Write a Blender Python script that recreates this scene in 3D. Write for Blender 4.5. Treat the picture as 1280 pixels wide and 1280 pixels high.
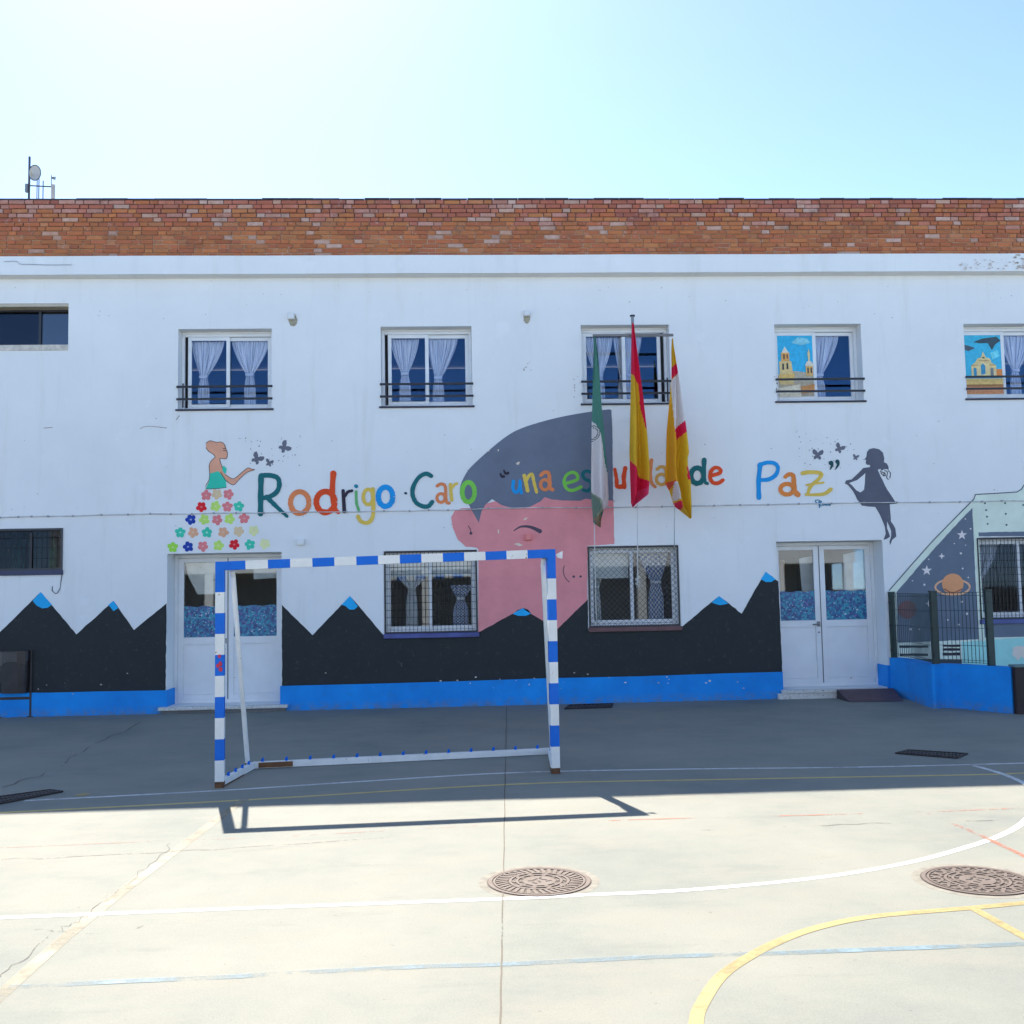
import bpy, bmesh, math, random
from mathutils import Vector, Matrix
random.seed(7)
R = math.radians
for o in list(bpy.data.objects): bpy.data.objects.remove(o)
SC = bpy.context.scene
COL = SC.collection

# ------------------------------------------------------------------ camera
CF, CD, CH = 1302.39, 15.862, 1.734           # focal length in photo pixels, distance to facade, eye height
YAW, PIT, ROL = 0.0487, 0.0745, -0.0185
FW = Vector((math.sin(YAW)*math.cos(PIT), math.cos(YAW)*math.cos(PIT), math.sin(PIT)))
r0 = Vector((math.cos(YAW), -math.sin(YAW), 0)); u0 = r0.cross(FW)
RT = r0*math.cos(ROL)+u0*math.sin(ROL); UP = -r0*math.sin(ROL)+u0*math.cos(ROL)
CP = Vector((0, -CD, CH))
cam = bpy.data.cameras.new('camera'); co = bpy.data.objects.new('camera', cam); COL.objects.link(co)
co.matrix_world = Matrix(((RT.x, UP.x, -FW.x, CP.x), (RT.y, UP.y, -FW.y, CP.y), (RT.z, UP.z, -FW.z, CP.z), (0, 0, 0, 1)))
cam.sensor_width = 36; cam.lens = CF/1280*36; cam.clip_end = 2000; cam.clip_start = .05
SC.camera = co
# ------------------------------------------------------------------ light
SUN = Vector((-.24, .895, 1)).normalized()      # towards the sun: behind the school, a little to the left
w = bpy.data.worlds.new('World'); SC.world = w; w.use_nodes = True
nt = w.node_tree; bg = nt.nodes['Background']
sk = nt.nodes.new('ShaderNodeTexSky'); sk.sky_type = 'NISHITA'; sk.sun_disc = False
sk.sun_elevation = math.asin(SUN.z); sk.sun_rotation = math.atan2(SUN.x, SUN.y)
sk.air_density = 0.3; sk.dust_density = 0.145; sk.ozone_density = 1.0; sk.altitude = 50
wb = nt.nodes.new('ShaderNodeMix'); wb.data_type = 'RGBA'; wb.blend_type = 'MULTIPLY'; wb.inputs[0].default_value = 1; wb.inputs[7].default_value = (.93, .965, .91, 1)
nt.links.new(sk.outputs[0], wb.inputs[6]); nt.links.new(wb.outputs[2], bg.inputs[0]); bg.inputs[1].default_value = 0.15
sl = bpy.data.lights.new('sun', 'SUN'); sl.energy = 2.75; sl.angle = R(.53); sl.color = (1, .94, .84)
so = bpy.data.objects.new('sun', sl); COL.objects.link(so)
so.rotation_euler = SUN.to_track_quat('Z', 'Y').to_euler(); so.location = (-6, 20, 30)
SC.view_settings.view_transform = 'Standard'; SC.view_settings.look = 'None'
SC.view_settings.gamma = 1; SC.view_settings.use_curve_mapping = False
SC.view_settings.exposure = 2.15
SC.render.engine = 'CYCLES'

# ------------------------------------------------------------------ survey helpers: photo point -> point on a plane of the place
def _ray(x, y): return FW+RT*((x-640)/CF)-UP*((y-640)/CF)
def F(x, y, Y=0.0):                            # on the facade (or a plane parallel to it)
    d = _ray(x, y); t = (Y-CP.y)/d.y; return CP+d*t
def G(x, y, Z=0.0):                            # on the ground
    d = _ray(x, y); t = (Z-CP.z)/d.z; return CP+d*t

# ------------------------------------------------------------------ materials
def lin(c): return tuple(((v/255)/12.92 if v <= 10 else (((v/255)+.055)/1.055)**2.4) for v in c)
def paintcol(c):                               # paint colour seen in open shade beside white paint -> reflectance
    l = lin(c); ref = (.50, .60, .74); v = [max(.003, a/b*.84) for a, b in zip(l, ref)]; k = min(1, .80/max(v)); return tuple(q*k for q in v)
MATS = {}
def nodes(name):
    m = bpy.data.materials.new(name); m.use_nodes = True
    n = m.node_tree.nodes; l = m.node_tree.links
    return m, n, l, n['Principled BSDF']
def pos_noise(n, l, scale, detail=4, rough=.6, stretch=None):
    g = n.new('ShaderNodeNewGeometry'); t = n.new('ShaderNodeTexNoise')
    t.inputs['Scale'].default_value = scale; t.inputs['Detail'].default_value = detail; t.inputs['Roughness'].default_value = rough
    if stretch:
        mp = n.new('ShaderNodeMapping'); mp.inputs['Scale'].default_value = stretch
        l.new(g.outputs['Position'], mp.inputs[0]); l.new(mp.outputs[0], t.inputs['Vector'])
    else: l.new(g.outputs['Position'], t.inputs['Vector'])
    return t.outputs['Fac']
def ramp(n, l, src, stops, const=False):
    r = n.new('ShaderNodeValToRGB'); e = r.color_ramp.elements
    if const: r.color_ramp.interpolation = 'CONSTANT'
    while len(e) < len(stops): e.new(.5)
    for q, (p, c) in zip(e, stops):
        q.position = p; q.color = (c if len(c) == 4 else (*c, 1)) if isinstance(c, tuple) else (c, c, c, 1)
    l.new(src, r.inputs[0]); return r.outputs[0]
def mix(n, l, fac, a, b, mode='MIX'):
    m = n.new('ShaderNodeMix'); m.data_type = 'RGBA'; m.blend_type = mode
    for s, v in ((m.inputs[0], fac), (m.inputs[6], a), (m.inputs[7], b)):
        if hasattr(v, 'is_linked'): l.new(v, s)
        elif isinstance(v, tuple): s.default_value = v if len(v) == 4 else (*v, 1)
        else: s.default_value = v
    return m.outputs[2]
def bump(n, l, p, h, strength=.2, dist=.01):
    b = n.new('ShaderNodeBump'); b.inputs['Strength'].default_value = strength; b.inputs['Distance'].default_value = dist
    l.new(h, b.inputs['Height']); l.new(b.outputs[0], p.inputs['Normal'])
def plain(name, col, rough=.6, metal=0, var=.12, scale=6, bstr=.0, flecks=None):
    if name in MATS: return MATS[name]
    m, n, l, p = nodes(name)
    f = pos_noise(n, l, scale)
    c = ramp(n, l, f, [(.3, tuple(v*(1-var) for v in col)), (.7, tuple(min(.9, v*(1+var)) for v in col))])
    if flecks:
        k = ramp(n, l, pos_noise(n, l, flecks[0], 6, .75), [(flecks[1], 0.), (min(1, flecks[1]+.015), 1.)])
        c = mix(n, l, k, c, flecks[2])
    l.new(c, p.inputs['Base Color']); p.inputs['Roughness'].default_value = rough; p.inputs['Metallic'].default_value = metal
    if bstr: bump(n, l, p, pos_noise(n, l, scale*12, 5), bstr, .004)
    MATS[name] = m; return m
def paint(c, flecks=True):                     # mural / wall paint measured from a photo colour
    k = 'paint_%d_%d_%d' % c
    if (k, flecks) in MATS: return MATS[(k, flecks)]
    m, n, l, p = nodes(k); col = paintcol(c)
    base = ramp(n, l, pos_noise(n, l, 2.5, 5, .65), [(.3, tuple(v*.90 for v in col)), (.7, tuple(min(.86, v*1.09) for v in col))])
    br = pos_noise(n, l, 26, 5, .7, (.35, 1, 2.2))                                        # brush strokes
    base = mix(n, l, ramp(n, l, br, [(.45, 0.), (.75, .14)]), base, tuple(v*.72 for v in col))
    fd = ramp(n, l, pos_noise(n, l, 11, 8, .8), [(.56, 0.), (.74,   .20 if flecks else .12)])   # thin, faded coverage
    base = mix(n, l, fd, base, tuple(.45*v+.55*w_ for v, w_ in zip(col, (.50, .49, .47))))
    if flecks:
        sc = ramp(n, l, pos_noise(n, l, 6, 7, .75, (1, 1, .45)), [(.66, 0.), (.70, .28)])    # rubbed ball marks
        base = mix(n, l, sc, base, (.33, .32, .30))
        fl_ = ramp(n, l, pos_noise(n, l, 19, 6, .75), [(.715, 0.), (.73, .9)])              # flaked spots
        base = mix(n, l, fl_, base, (.66, .65, .62))
    l.new(base, p.inputs['Base Color']); p.inputs['Roughness'].default_value = .78
    bump(n, l, p, mix(n, l, .5, pos_noise(n, l, 3, 4), pos_noise(n, l, 60, 4)), .35, .012)
    MATS[(k, flecks)] = m; return m

def mk_wall():
    m, n, l, p = nodes('white_wall_paint')
    c = ramp(n, l, pos_noise(n, l, .8, 6, .65), [(.3, (.78, .77, .745)), (.7, (.84, .83, .80))])
    st = ramp(n, l, pos_noise(n, l, 1.1, 5, .7, (3.5, 1, .35)), [(.55, 0.), (.8, .35)])     # rain streaks
    c = mix(n, l, st, c, (.60, .56, .47))
    pt = ramp(n, l, pos_noise(n, l, 2.2, 7, .7), [(.60, 0.), (.66, .5)])                     # repainted patches
    c = mix(n, l, pt, c, (.85, .845, .825))
    sp = ramp(n, l, pos_noise(n, l, 13, 3, .6), [(.765, 0.), (.785, 1.)])                    # chips
    c = mix(n, l, sp, c, (.33, .29, .24))
    l.new(c, p.inputs['Base Color']); p.inputs['Roughness'].default_value = .85
    h = mix(n, l, .5, pos_noise(n, l, 3, 4), pos_noise(n, l, 60, 4))
    bump(n, l, p, h, .35, .012)
    return m
def mk_ground():
    m, n, l, p = nodes('court_concrete')
    c = ramp(n, l, pos_noise(n, l, .55, 7, .68), [(.33, (.140, .158, .146)), (.5, (.210, .217, .185)), (.66, (.270, .262, .215))])
    st = ramp(n, l, pos_noise(n, l, 1.7, 8, .7, (.5, 1, 1)), [(.48, 0.), (.68, .8)])
    c = mix(n, l, st, c, (.262, .240, .190))
    dk = ramp(n, l, pos_noise(n, l, 2.6, 9, .75, (.35, 1.2, 1)), [(.56, 0.), (.68, .6)])
    c = mix(n, l, dk, c, (.140, .150, .135))
    g = pos_noise(n, l, 90, 3, .7)
    c = mix(n, l, .22, c, ramp(n, l, g, [(.3, (.12, .13, .12)), (.7, (.34, .34, .30))]))
    sp = ramp(n, l, pos_noise(n, l, 26, 3, .6), [(.70, 0.), (.72, .8)])
    c = mix(n, l, sp, c, (.10, .10, .09))
    sc = ramp(n, l, pos_noise(n, l, 3.2, 9, .8, (.25, 2.0, 1)), [(.63, 0.), (.68, .35)])     # shoe scuffs
    c = mix(n, l, sc, c, (.10, .105, .10))
    ag = ramp(n, l, pos_noise(n, l, 260, 2, .6), [(.35, 0.), (.62, .35)])                    # exposed aggregate
    c = mix(n, l, ag, c, (.34, .325, .27))
    l.new(c, p.inputs['Base Color']); p.inputs['Roughness'].default_value = .8
    p.inputs['Specular IOR Level'].default_value = .25
    bump(n, l, p, pos_noise(n, l, 60, 7, .75), .4, .007)
    return m
def mk_brick():
    m, n, l, p = nodes('brick_clay')
    a = n.new('ShaderNodeAttribute'); a.attribute_name = 'tint'
    f = pos_noise(n, l, 9, 6, .7)
    c = mix(n, l, ramp(n, l, f, [(.35, 0.), (.7, .55)]), a.outputs['Color'], (.36, .12, .045))
    e = ramp(n, l, pos_noise(n, l, 14, 7, .75), [(.60, 0.), (.68, .75)])
    c = mix(n, l, e, c, (.58, .45, .38))
    d = ramp(n, l, pos_noise(n, l, 4, 6, .7), [(.55, 0.), (.72, .6)])
    c = mix(n, l, d, c, (.16, .075, .055))
    l.new(c, p.inputs['Base Color']); p.inputs['Roughness'].default_value = .9
    bump(n, l, p, pos_noise(n, l, 70, 5), .5, .006)
    return m
def mk_mortar():
    m, n, l, p = nodes('mortar')
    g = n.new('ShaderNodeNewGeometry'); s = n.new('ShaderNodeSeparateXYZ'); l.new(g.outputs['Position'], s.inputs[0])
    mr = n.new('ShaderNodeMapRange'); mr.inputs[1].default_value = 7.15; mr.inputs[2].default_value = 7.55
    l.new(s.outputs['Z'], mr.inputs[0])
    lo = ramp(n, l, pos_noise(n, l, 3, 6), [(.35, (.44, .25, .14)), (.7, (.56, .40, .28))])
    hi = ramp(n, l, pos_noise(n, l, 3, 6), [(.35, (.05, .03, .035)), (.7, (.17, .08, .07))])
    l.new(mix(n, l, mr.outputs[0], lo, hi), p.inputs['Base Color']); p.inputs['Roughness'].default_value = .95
    return m
def mk_glass(name, tint=(.75, .82, .85), refl=(.8, .9, 1), base=.06, gain=.5):
    m, n, l, p = nodes(name); n.remove(p)
    t = n.new('ShaderNodeBsdfTransparent'); t.inputs[0].default_value = (*tint, 1)
    g = n.new('ShaderNodeBsdfGlossy'); g.inputs[0].default_value = (*refl, 1); g.inputs['Roughness'].default_value = .015
    fr = n.new('ShaderNodeFresnel'); fr.inputs[0].default_value = 1.5
    mm = n.new('ShaderNodeMath'); mm.operation = 'MULTIPLY_ADD'; mm.inputs[1].default_value = gain; mm.inputs[2].default_value = base
    l.new(fr.outputs[0], mm.inputs[0])
    mx = n.new('ShaderNodeMixShader'); l.new(mm.outputs[0], mx.inputs[0]); l.new(t.outputs[0], mx.inputs[1]); l.new(g.outputs[0], mx.inputs[2])
    l.new(mx.outputs[0], n['Material Output'].inputs[0]); return m
def mk_lace():
    m, n, l, p = nodes('lace_curtain')
    uv = n.new('ShaderNodeUVMap'); mp = n.new('ShaderNodeMapping'); mp.inputs['Scale'].default_value = (34, 1.2, 1)
    t = n.new('ShaderNodeTexNoise'); t.inputs['Scale'].default_value = 1; t.inputs['Detail'].default_value = 3
    l.new(uv.outputs[0], mp.inputs[0]); l.new(mp.outputs[0], t.inputs['Vector'])
    a = ramp(n, l, t.outputs['Fac'], [(.36, .30), (.56, 1.)])
    p.inputs['Base Color'].default_value = (.86, .86, .86, 1); p.inputs['Roughness'].default_value = .9
    l.new(a, p.inputs['Alpha']); return m
def mk_check():
    m, n, l, p = nodes('checked_curtain')
    uv = n.new('ShaderNodeUVMap'); mp = n.new('ShaderNodeMapping'); mp.inputs['Scale'].default_value = (1, 3.2, 1)
    l.new(uv.outputs[0], mp.inputs[0])
    ck = n.new('ShaderNodeTexChecker'); ck.inputs['Scale'].default_value = 9
    ck.inputs['Color1'].default_value = (.13, .19, .40, 1); ck.inputs['Color2'].default_value = (.72, .72, .74, 1)
    l.new(mp.outputs[0], ck.inputs['Vector']); l.new(ck.outputs[0], p.inputs['Base Color']); p.inputs['Roughness'].default_value = .9
    return m
def mk_film():
    m, n, l, p = nodes('flower_print_film')
    g = n.new('ShaderNodeNewGeometry')
    v = n.new('ShaderNodeTexVoronoi'); v.inputs['Scale'].default_value = 30; l.new(g.outputs['Position'], v.inputs['Vector'])
    c = ramp(n, l, v.outputs['Color'], [(0, (.008, .055, .17)), (.3, (.01, .15, .30)), (.5, (.015, .26, .38)), (.7, (.02, .09, .26)), (.86, (.12, .12, .34)), (.93, (.45, .55, .62))], True)
    v2 = n.new('ShaderNodeTexVoronoi'); v2.inputs['Scale'].default_value = 22; l.new(g.outputs['Position'], v2.inputs['Vector'])
    k = ramp(n, l, v2.outputs['Distance'], [(.16, 1.), (.20, 0.)])
    c = mix(n, l, k, c, (.35, .50, .58)); l.new(c, p.inputs['Base Color']); p.inputs['Roughness'].default_value = .35
    return m
def mk_marking(name, col, keep=.5, soft=.12, scale=7):
    m, n, l, p = nodes(name)
    l.new(ramp(n, l, pos_noise(n, l, 6), [(.3, tuple(v*.85 for v in col)), (.7, col)]), p.inputs['Base Color'])
    p.inputs['Roughness'].default_value = .7
    a = mix(n, l, .5, pos_noise(n, l, scale, 8, .8), pos_noise(n, l, 1.3, 4))
    l.new(ramp(n, l, a, [(keep-soft, 1.), (keep+soft, 0.)]), p.inputs['Alpha'])
    return m
def mk_terrazzo():
    m, n, l, p = nodes('terrazzo')
    g = n.new('ShaderNodeNewGeometry'); v = n.new('ShaderNodeTexVoronoi'); v.inputs['Scale'].default_value = 55
    l.new(g.outputs['Position'], v.inputs['Vector'])
    l.new(ramp(n, l, v.outputs['Color'], [(0, (.18, .15, .12)), (.22, (.55, .52, .47)), (.8, (.66, .64, .6))]), p.inputs['Base Color'])
    p.inputs['Roughness'].default_value = .6; return m
def mk_iron(name, col, rust=(.16, .09, .06)):
    m, n, l, p = nodes(name)
    l.new(ramp(n, l, pos_noise(n, l, 14, 6, .7), [(.35, col), (.7, rust)]), p.inputs['Base Color'])
    p.inputs['Roughness'].default_value = .75; p.inputs['Metallic'].default_value = .2
    bump(n, l, p, pos_noise(n, l, 120, 4), .3, .003); return m
def mk_goalpaint(name, col, keep=.64):
    m, n, l, p = nodes(name)
    c = ramp(n, l, pos_noise(n, l, 8, 5), [(.3, tuple(v*.88 for v in col)), (.7, col)])
    k = ramp(n, l, pos_noise(n, l, 16, 8, .75), [(keep, 0.), (keep+.03, 1.)])
    c = mix(n, l, k, c, (.30, .17, .07)); l.new(c, p.inputs['Base Color']); p.inputs['Roughness'].default_value = .5; p.inputs['Specular IOR Level'].default_value = .25
    bump(n, l, p, pos_noise(n, l, 40, 4), .12, .004); return m

M_WALL = mk_wall(); M_GROUND = mk_ground(); M_BRICK = mk_brick(); M_MORTAR = mk_mortar()
M_GLASS = mk_glass('window_glass', (.93, .95, .95), (.85, .92, 1), .02, .6); M_BLUEGLASS = mk_glass('solar_glass', (.97, .98, .99), (.20, .44, .80), .03, .6)
M_DARKGLASS = mk_glass('smoked_glass', (.30, .33, .38), (.75, .82, .90), .09, .6)
M_LACE = mk_lace(); M_CHECK = mk_check(); M_FILM = mk_film(); M_TERR = mk_terrazzo()
M_ALU = plain('white_aluminium', (.76, .76, .75), .4, 0, .05, 3, 0, (8, .70, (.52, .50, .46)))
M_DARKALU = plain('dark_aluminium', (.018, .02, .026), .4, 0, .2)
M_BLACKBAR = plain('black_iron_bar', (.012, .011, .014), .5, 0, .3, 20)
M_SLIT = plain('track_gap_shade', (.01, .01, .012), .8)
def mk_plinth():
    m, n, l, p = nodes('blue_plinth_paint')
    c = ramp(n, l, pos_noise(n, l, 1.6, 6, .65), [(.3, (.002, .215, .64)), (.7, (.003, .30, .80))])
    d = ramp(n, l, pos_noise(n, l, 5, 8, .75, (1, 1, 1.6)), [(.55, 0.), (.72, .5)]); c = mix(n, l, d, c, (.03, .17, .40))
    k = ramp(n, l, pos_noise(n, l, 13, 7, .75), [(.685, 0.), (.70, .9)]); c = mix(n, l, k, c, (.50, .56, .62))
    g = n.new('ShaderNodeNewGeometry'); s = n.new('ShaderNodeSeparateXYZ'); l.new(g.outputs['Position'], s.inputs[0])
    mr = n.new('ShaderNodeMapRange'); mr.inputs[1].default_value = .14; mr.inputs[2].default_value = .0; l.new(s.outputs['Z'], mr.inputs[0])
    q = n.new('ShaderNodeMath'); q.operation = 'MULTIPLY'; l.new(mr.outputs[0], q.inputs[0]); l.new(ramp(n, l, pos_noise(n, l, 9, 6, .7), [(.4, 0.), (.65, .8)]), q.inputs[1])
    c = mix(n, l, q.outputs[0], c, (.17, .17, .16))                                        # splashed mud with its own shape
    l.new(c, p.inputs['Base Color']); p.inputs['Roughness'].default_value = .8
    bump(n, l, p, pos_noise(n, l, 30, 6), .35, .008); return m
M_BLUE = mk_plinth()
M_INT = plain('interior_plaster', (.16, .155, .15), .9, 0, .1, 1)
M_GREEN = plain('dark_green_coating', (.012, .032, .026), .45, 0, .2)
M_IRON = mk_iron('cast_iron', (.165, .130, .112), (.12, .085, .065)); M_IRONDK = mk_iron('dark_grating', (.022, .019, .02), (.05, .035, .03))
M_BLACKPIT = plain('pit_dark', (.012, .012, .012), .95)
M_GBLUE = mk_goalpaint('goal_blue_paint', (.002, .14, .62), .665); M_GWHITE = mk_goalpaint('goal_white_paint', (.78, .78, .75), .625)
M_RUST = mk_iron('rusty_foot', (.20, .09, .035), (.06, .03, .02))
M_GREY = plain('galvanised_steel', (.22, .22, .22), .45, .6, .15)
M_ROPE = plain('white_rope', (.62, .61, .57), .9)
M_WHITE = plain('white_plastic', (.74, .74, .72), .5, 0, .06)

# ------------------------------------------------------------------ mesh helpers
class MB:
    def __init__(s): s.v = []; s.f = []; s.m = []; s.mats = []; s.uv = None
    def mi(s, mat):
        if mat not in s.mats: s.mats.append(mat)
        return s.mats.index(mat)
    def face(s, pts, mat):
        b = len(s.v); s.v += [tuple(p) for p in pts]; s.f.append(tuple(range(b, b+len(pts)))); s.m.append(s.mi(mat))
    def box(s, a, b, mat, rot=None, org=None):
        (x0, y0, z0), (x1, y1, z1) = a, b
        P = [Vector(p) for p in ((x0, y0, z0), (x1, y0, z0), (x1, y1, z0), (x0, y1, z0), (x0, y0, z1), (x1, y0, z1), (x1, y1, z1), (x0, y1, z1))]
        if rot is not None: P = [rot @ (p-org)+org for p in P]
        b0 = len(s.v); s.v += [tuple(p) for p in P]; k = s.mi(mat)
        for q in ((0, 3, 2, 1), (4, 5, 6, 7), (0, 1, 5, 4), (1, 2, 6, 5), (2, 3, 7, 6), (3, 0, 4, 7)):
            s.f.append(tuple(b0+i for i in q)); s.m.append(k)
    def tube(s, pts, r, mat, n=8, cap=True):
        pts = [Vector(p) for p in pts]; k = s.mi(mat); rings = []
        for i, p in enumerate(pts):
            d = (pts[min(i+1, len(pts)-1)]-pts[max(i-1, 0)]).normalized()
            a = d.cross(Vector((0, 0, 1)))
            if a.length < .1: a = d.cross(Vector((0, 1, 0)))
            a.normalize(); c = d.cross(a); rr = r[i] if isinstance(r, (list, tuple)) else r
            b = len(s.v); s.v += [tuple(p+(a*math.cos(t)+c*math.sin(t))*rr) for t in [2*math.pi*j/n for j in range(n)]]; rings.append(b)
        for a, b in zip(rings, rings[1:]):
            for j in range(n): s.f.append((a+j, a+(j+1) % n, b+(j+1) % n, b+j)); s.m.append(k)
        if cap:
            s.f.append(tuple(rings[0]+j for j in range(n))[::-1]); s.m.append(k); s.f.append(tuple(rings[-1]+j for j in range(n))); s.m.append(k)
    def beam(s, a, b, wx, wy, mat, side=Vector((0, 1, 0))):     # square section bar from a to b
        a, b = Vector(a), Vector(b); d = (b-a).normalized(); u = (side-d*side.dot(d)).normalized(); v = d.cross(u)
        P = [a+u*i*wx/2+v*j*wy/2 for i, j in ((-1, -1), (1, -1), (1, 1), (-1, 1))]+[b+u*i*wx/2+v*j*wy/2 for i, j in ((-1, -1), (1, -1), (1, 1), (-1, 1))]
        b0 = len(s.v); s.v += [tuple(p) for p in P]; k = s.mi(mat)
        for q in ((0, 3, 2, 1), (4, 5, 6, 7), (0, 1, 5, 4), (1, 2, 6, 5), (2, 3, 7, 6), (3, 0, 4, 7)):
            s.f.append(tuple(b0+i for i in q)); s.m.append(k)
    def build(s, name, parent=None, smooth=False, kind=None, bevel=0, label=None):
        me = bpy.data.meshes.new(name); me.from_pydata(s.v, [], s.f)
        for m in s.mats: me.materials.append(m)
        me.polygons.foreach_set('material_index', s.m)
        if s.uv:
            u = me.uv_layers.new(name='UVMap')
            for lp in me.loops: u.data[lp.index].uv = s.uv[lp.vertex_index]
        if smooth: me.polygons.foreach_set('use_smooth', [True]*len(me.polygons))
        bm = bmesh.new(); bm.from_mesh(me); bmesh.ops.recalc_face_normals(bm, faces=bm.faces); bm.to_mesh(me); bm.free()
        o = bpy.data.objects.new(name, me); COL.objects.link(o)
        if parent: o.parent = parent; o.matrix_parent_inverse = Matrix.Translation(-parent.location) if parent.type == 'EMPTY' else Matrix()
        if kind: o['kind'] = kind
        if label: o['label'] = label
        if bevel:
            b = o.modifiers.new('bevel', 'BEVEL'); b.width = bevel; b.segments = 2; b.limit_method = 'ANGLE'
        return o
def tag(o, label, cat, group=None):
    o['label'] = label; o['category'] = cat
    if group: o['group'] = group
    return o
def empty(name, loc, label, cat, group=None):
    o = bpy.data.objects.new(name, None); COL.objects.link(o); o.location = loc; return tag(o, label, cat, group)

def catmull(P, k=6):
    if len(P) < 3: return [tuple(p) for p in P]
    out = []
    for i in range(len(P)-1):
        p0, p1, p2, p3 = P[max(i-1, 0)], P[i], P[i+1], P[min(i+2, len(P)-1)]
        for j in range(k):
            t = j/k
            out.append(tuple(.5*(2*b+(c-a)*t+(2*a-5*b+4*c-d)*t*t+(3*b-a-3*c+d)*t**3) for a, b, c, d in zip(p0, p1, p2, p3)))
    return out+[tuple(P[-1])]

# ------------------------------------------------------------------ ground
mb = MB(); mb.face([(-300, -300, 0), (300, -300, 0), (300, 300, 0), (-300, 300, 0)], M_GROUND)
ground = mb.build('court_ground', kind='structure'); ground['label'] = 'grey green concrete school playground with painted court lines'

MK_WHITE = mk_marking('white_line_paint', (.70, .70, .68), .585, .12, 14); MK_YEL = mk_marking('yellow_line_paint', (.38, .295, .115), .61, .12)
MK_CREAM = mk_marking('faded_yellow_paint', (.30, .262, .180), .57, .14); MK_LBLUE = mk_marking('light_blue_line_paint', (.18, .26, .30), .50, .08, 5)
MK_RED = mk_marking('red_line_paint', (.50, .16, .09), .485, .05, 12); MK_CRACK = plain('joint_filler', (.085, .075, .06), .95)
MK_HAIR = mk_marking('hairline_crack', (.09, .08, .065), .505, .02, 20)
_h = [0.0010]
def ground_line(name, pts, width, mat, k=6, label=None):
    _h[0] += .00015; z = _h[0]
    P = [G(*p) for p in catmull(pts, k)]
    L, Rr = [], []
    for i, p in enumerate(P):
        d = P[min(i+1, len(P)-1)]-P[max(i-1, 0)]; n_ = Vector((-d.y, d.x, 0)).normalized()
        L.append(p+n_*width/2); Rr.append(p-n_*width/2)
    mb = MB()
    for i in range(len(P)-1): mb.face([(*q.xy, z) for q in (L[i], L[i+1], Rr[i+1], Rr[i])], mat)
    return mb.build(name, ground, label=label)
ground_line('white_line', [(30, 1001), (270, 988.5), (450, 977), (640, 966), (850, 961.5), (1072, 959), (1280, 954), (1500, 948)], .05, MK_WHITE)
ground_line('yellow_line', [(-60, 1019), (0, 1016), (300, 1000.5), (640, 980.5), (900, 974.5), (1220, 968.5), (1280, 966.5), (1450, 962)], .055, mk_marking('shade_boosted_yellow_paint', (.60, .46, .16), .66, .10))  # same yellow paint, colour brightened so it shows in the building's shade
ground_line('yellow_line', [(307, 999), (280, 1018), (112, 1147), (0, 1245), (-40, 1282)], .075, MK_CREAM)
ground_line('white_line', [(-60, 1150), (0, 1147.5), (320, 1135), (635, 1123.5), (740, 1118.5), (840, 1114), (940, 1106), (1040, 1095), (1140, 1077.5), (1215, 1057), (1255, 1042.5), (1280, 1027.5), (1296, 1008), (1295, 992), (1280, 979), (1250, 966.5), (1217, 957)], .055, MK_WHITE)
ground_line('light_blue_line', [(10, 1234.5), (150, 1227), (270, 1222), (400, 1214.5), (535, 1208), (640, 1205), (825, 1196), (960, 1192), (1090, 1187), (1255, 1181), (1400, 1174)], .055, MK_LBLUE)
ground_line('yellow_line', [(866, 1300), (870, 1280), (875, 1260), (900, 1222), (940, 1194), (990, 1170), (1040, 1155), (1090, 1146), (1140, 1141), (1215, 1135), (1280, 1129), (1340, 1124)], .06, MK_YEL)
ground_line('yellow_line', [(1217, 1136), (1280, 1171), (1330, 1198)], .055, MK_YEL)
ground_line('red_line', [(760, 1026), (815, 1024), (940, 1021), (1155, 1015), (1280, 1010), (1400, 1004)], .028, MK_RED)
ground_line('red_line', [(1157, 1016), (1220, 1042), (1290, 1075)], .04, MK_RED)
ground_line('red_line', [(0, 1060), (210, 1051), (330, 1047), (600, 1032)], .012, MK_RED)
ground_line('yellow_line', [(96, 995), (110, 992)], .09, MK_YEL)
ground_line('expansion_joint', [(633.5+random.uniform(-.5, .5)-8.5*i/40, 884+416*i/40) for i in range(41)], .0075, mk_marking('joint_filler_worn', (.10, .078, .048), .56, .06, 30))
random.seed(3)
def wob(pts, n, a):
    Q = catmull(pts, n); return [(x+random.uniform(-a, a), y+random.uniform(-a, a)*.4) for x, y in Q]
ground_line('crack', wob([(222, 1047), (190, 1078), (140, 1118), (100, 1148), (60, 1172), (0, 1222)], 9, 5), .005, MK_HAIR, 2)
ground_line('crack', wob([(880, 1037), (1000, 1033), (1090, 1030), (1240, 1026)], 5, 3), .008, MK_HAIR, 2)
ground_line('crack', wob([(0, 1075), (160, 1068), (300, 1060), (500, 1047)], 5, 3), .008, MK_HAIR, 2)
ground_line('crack', wob([(0, 985), (60, 965), (120, 930), (180, 900)], 6, 4), .016, MK_HAIR, 2)
ground_line('crack', wob([(0, 1166), (60, 1163), (120, 1168), (180, 1158)], 5, 3), .008, MK_HAIR, 2)

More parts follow.
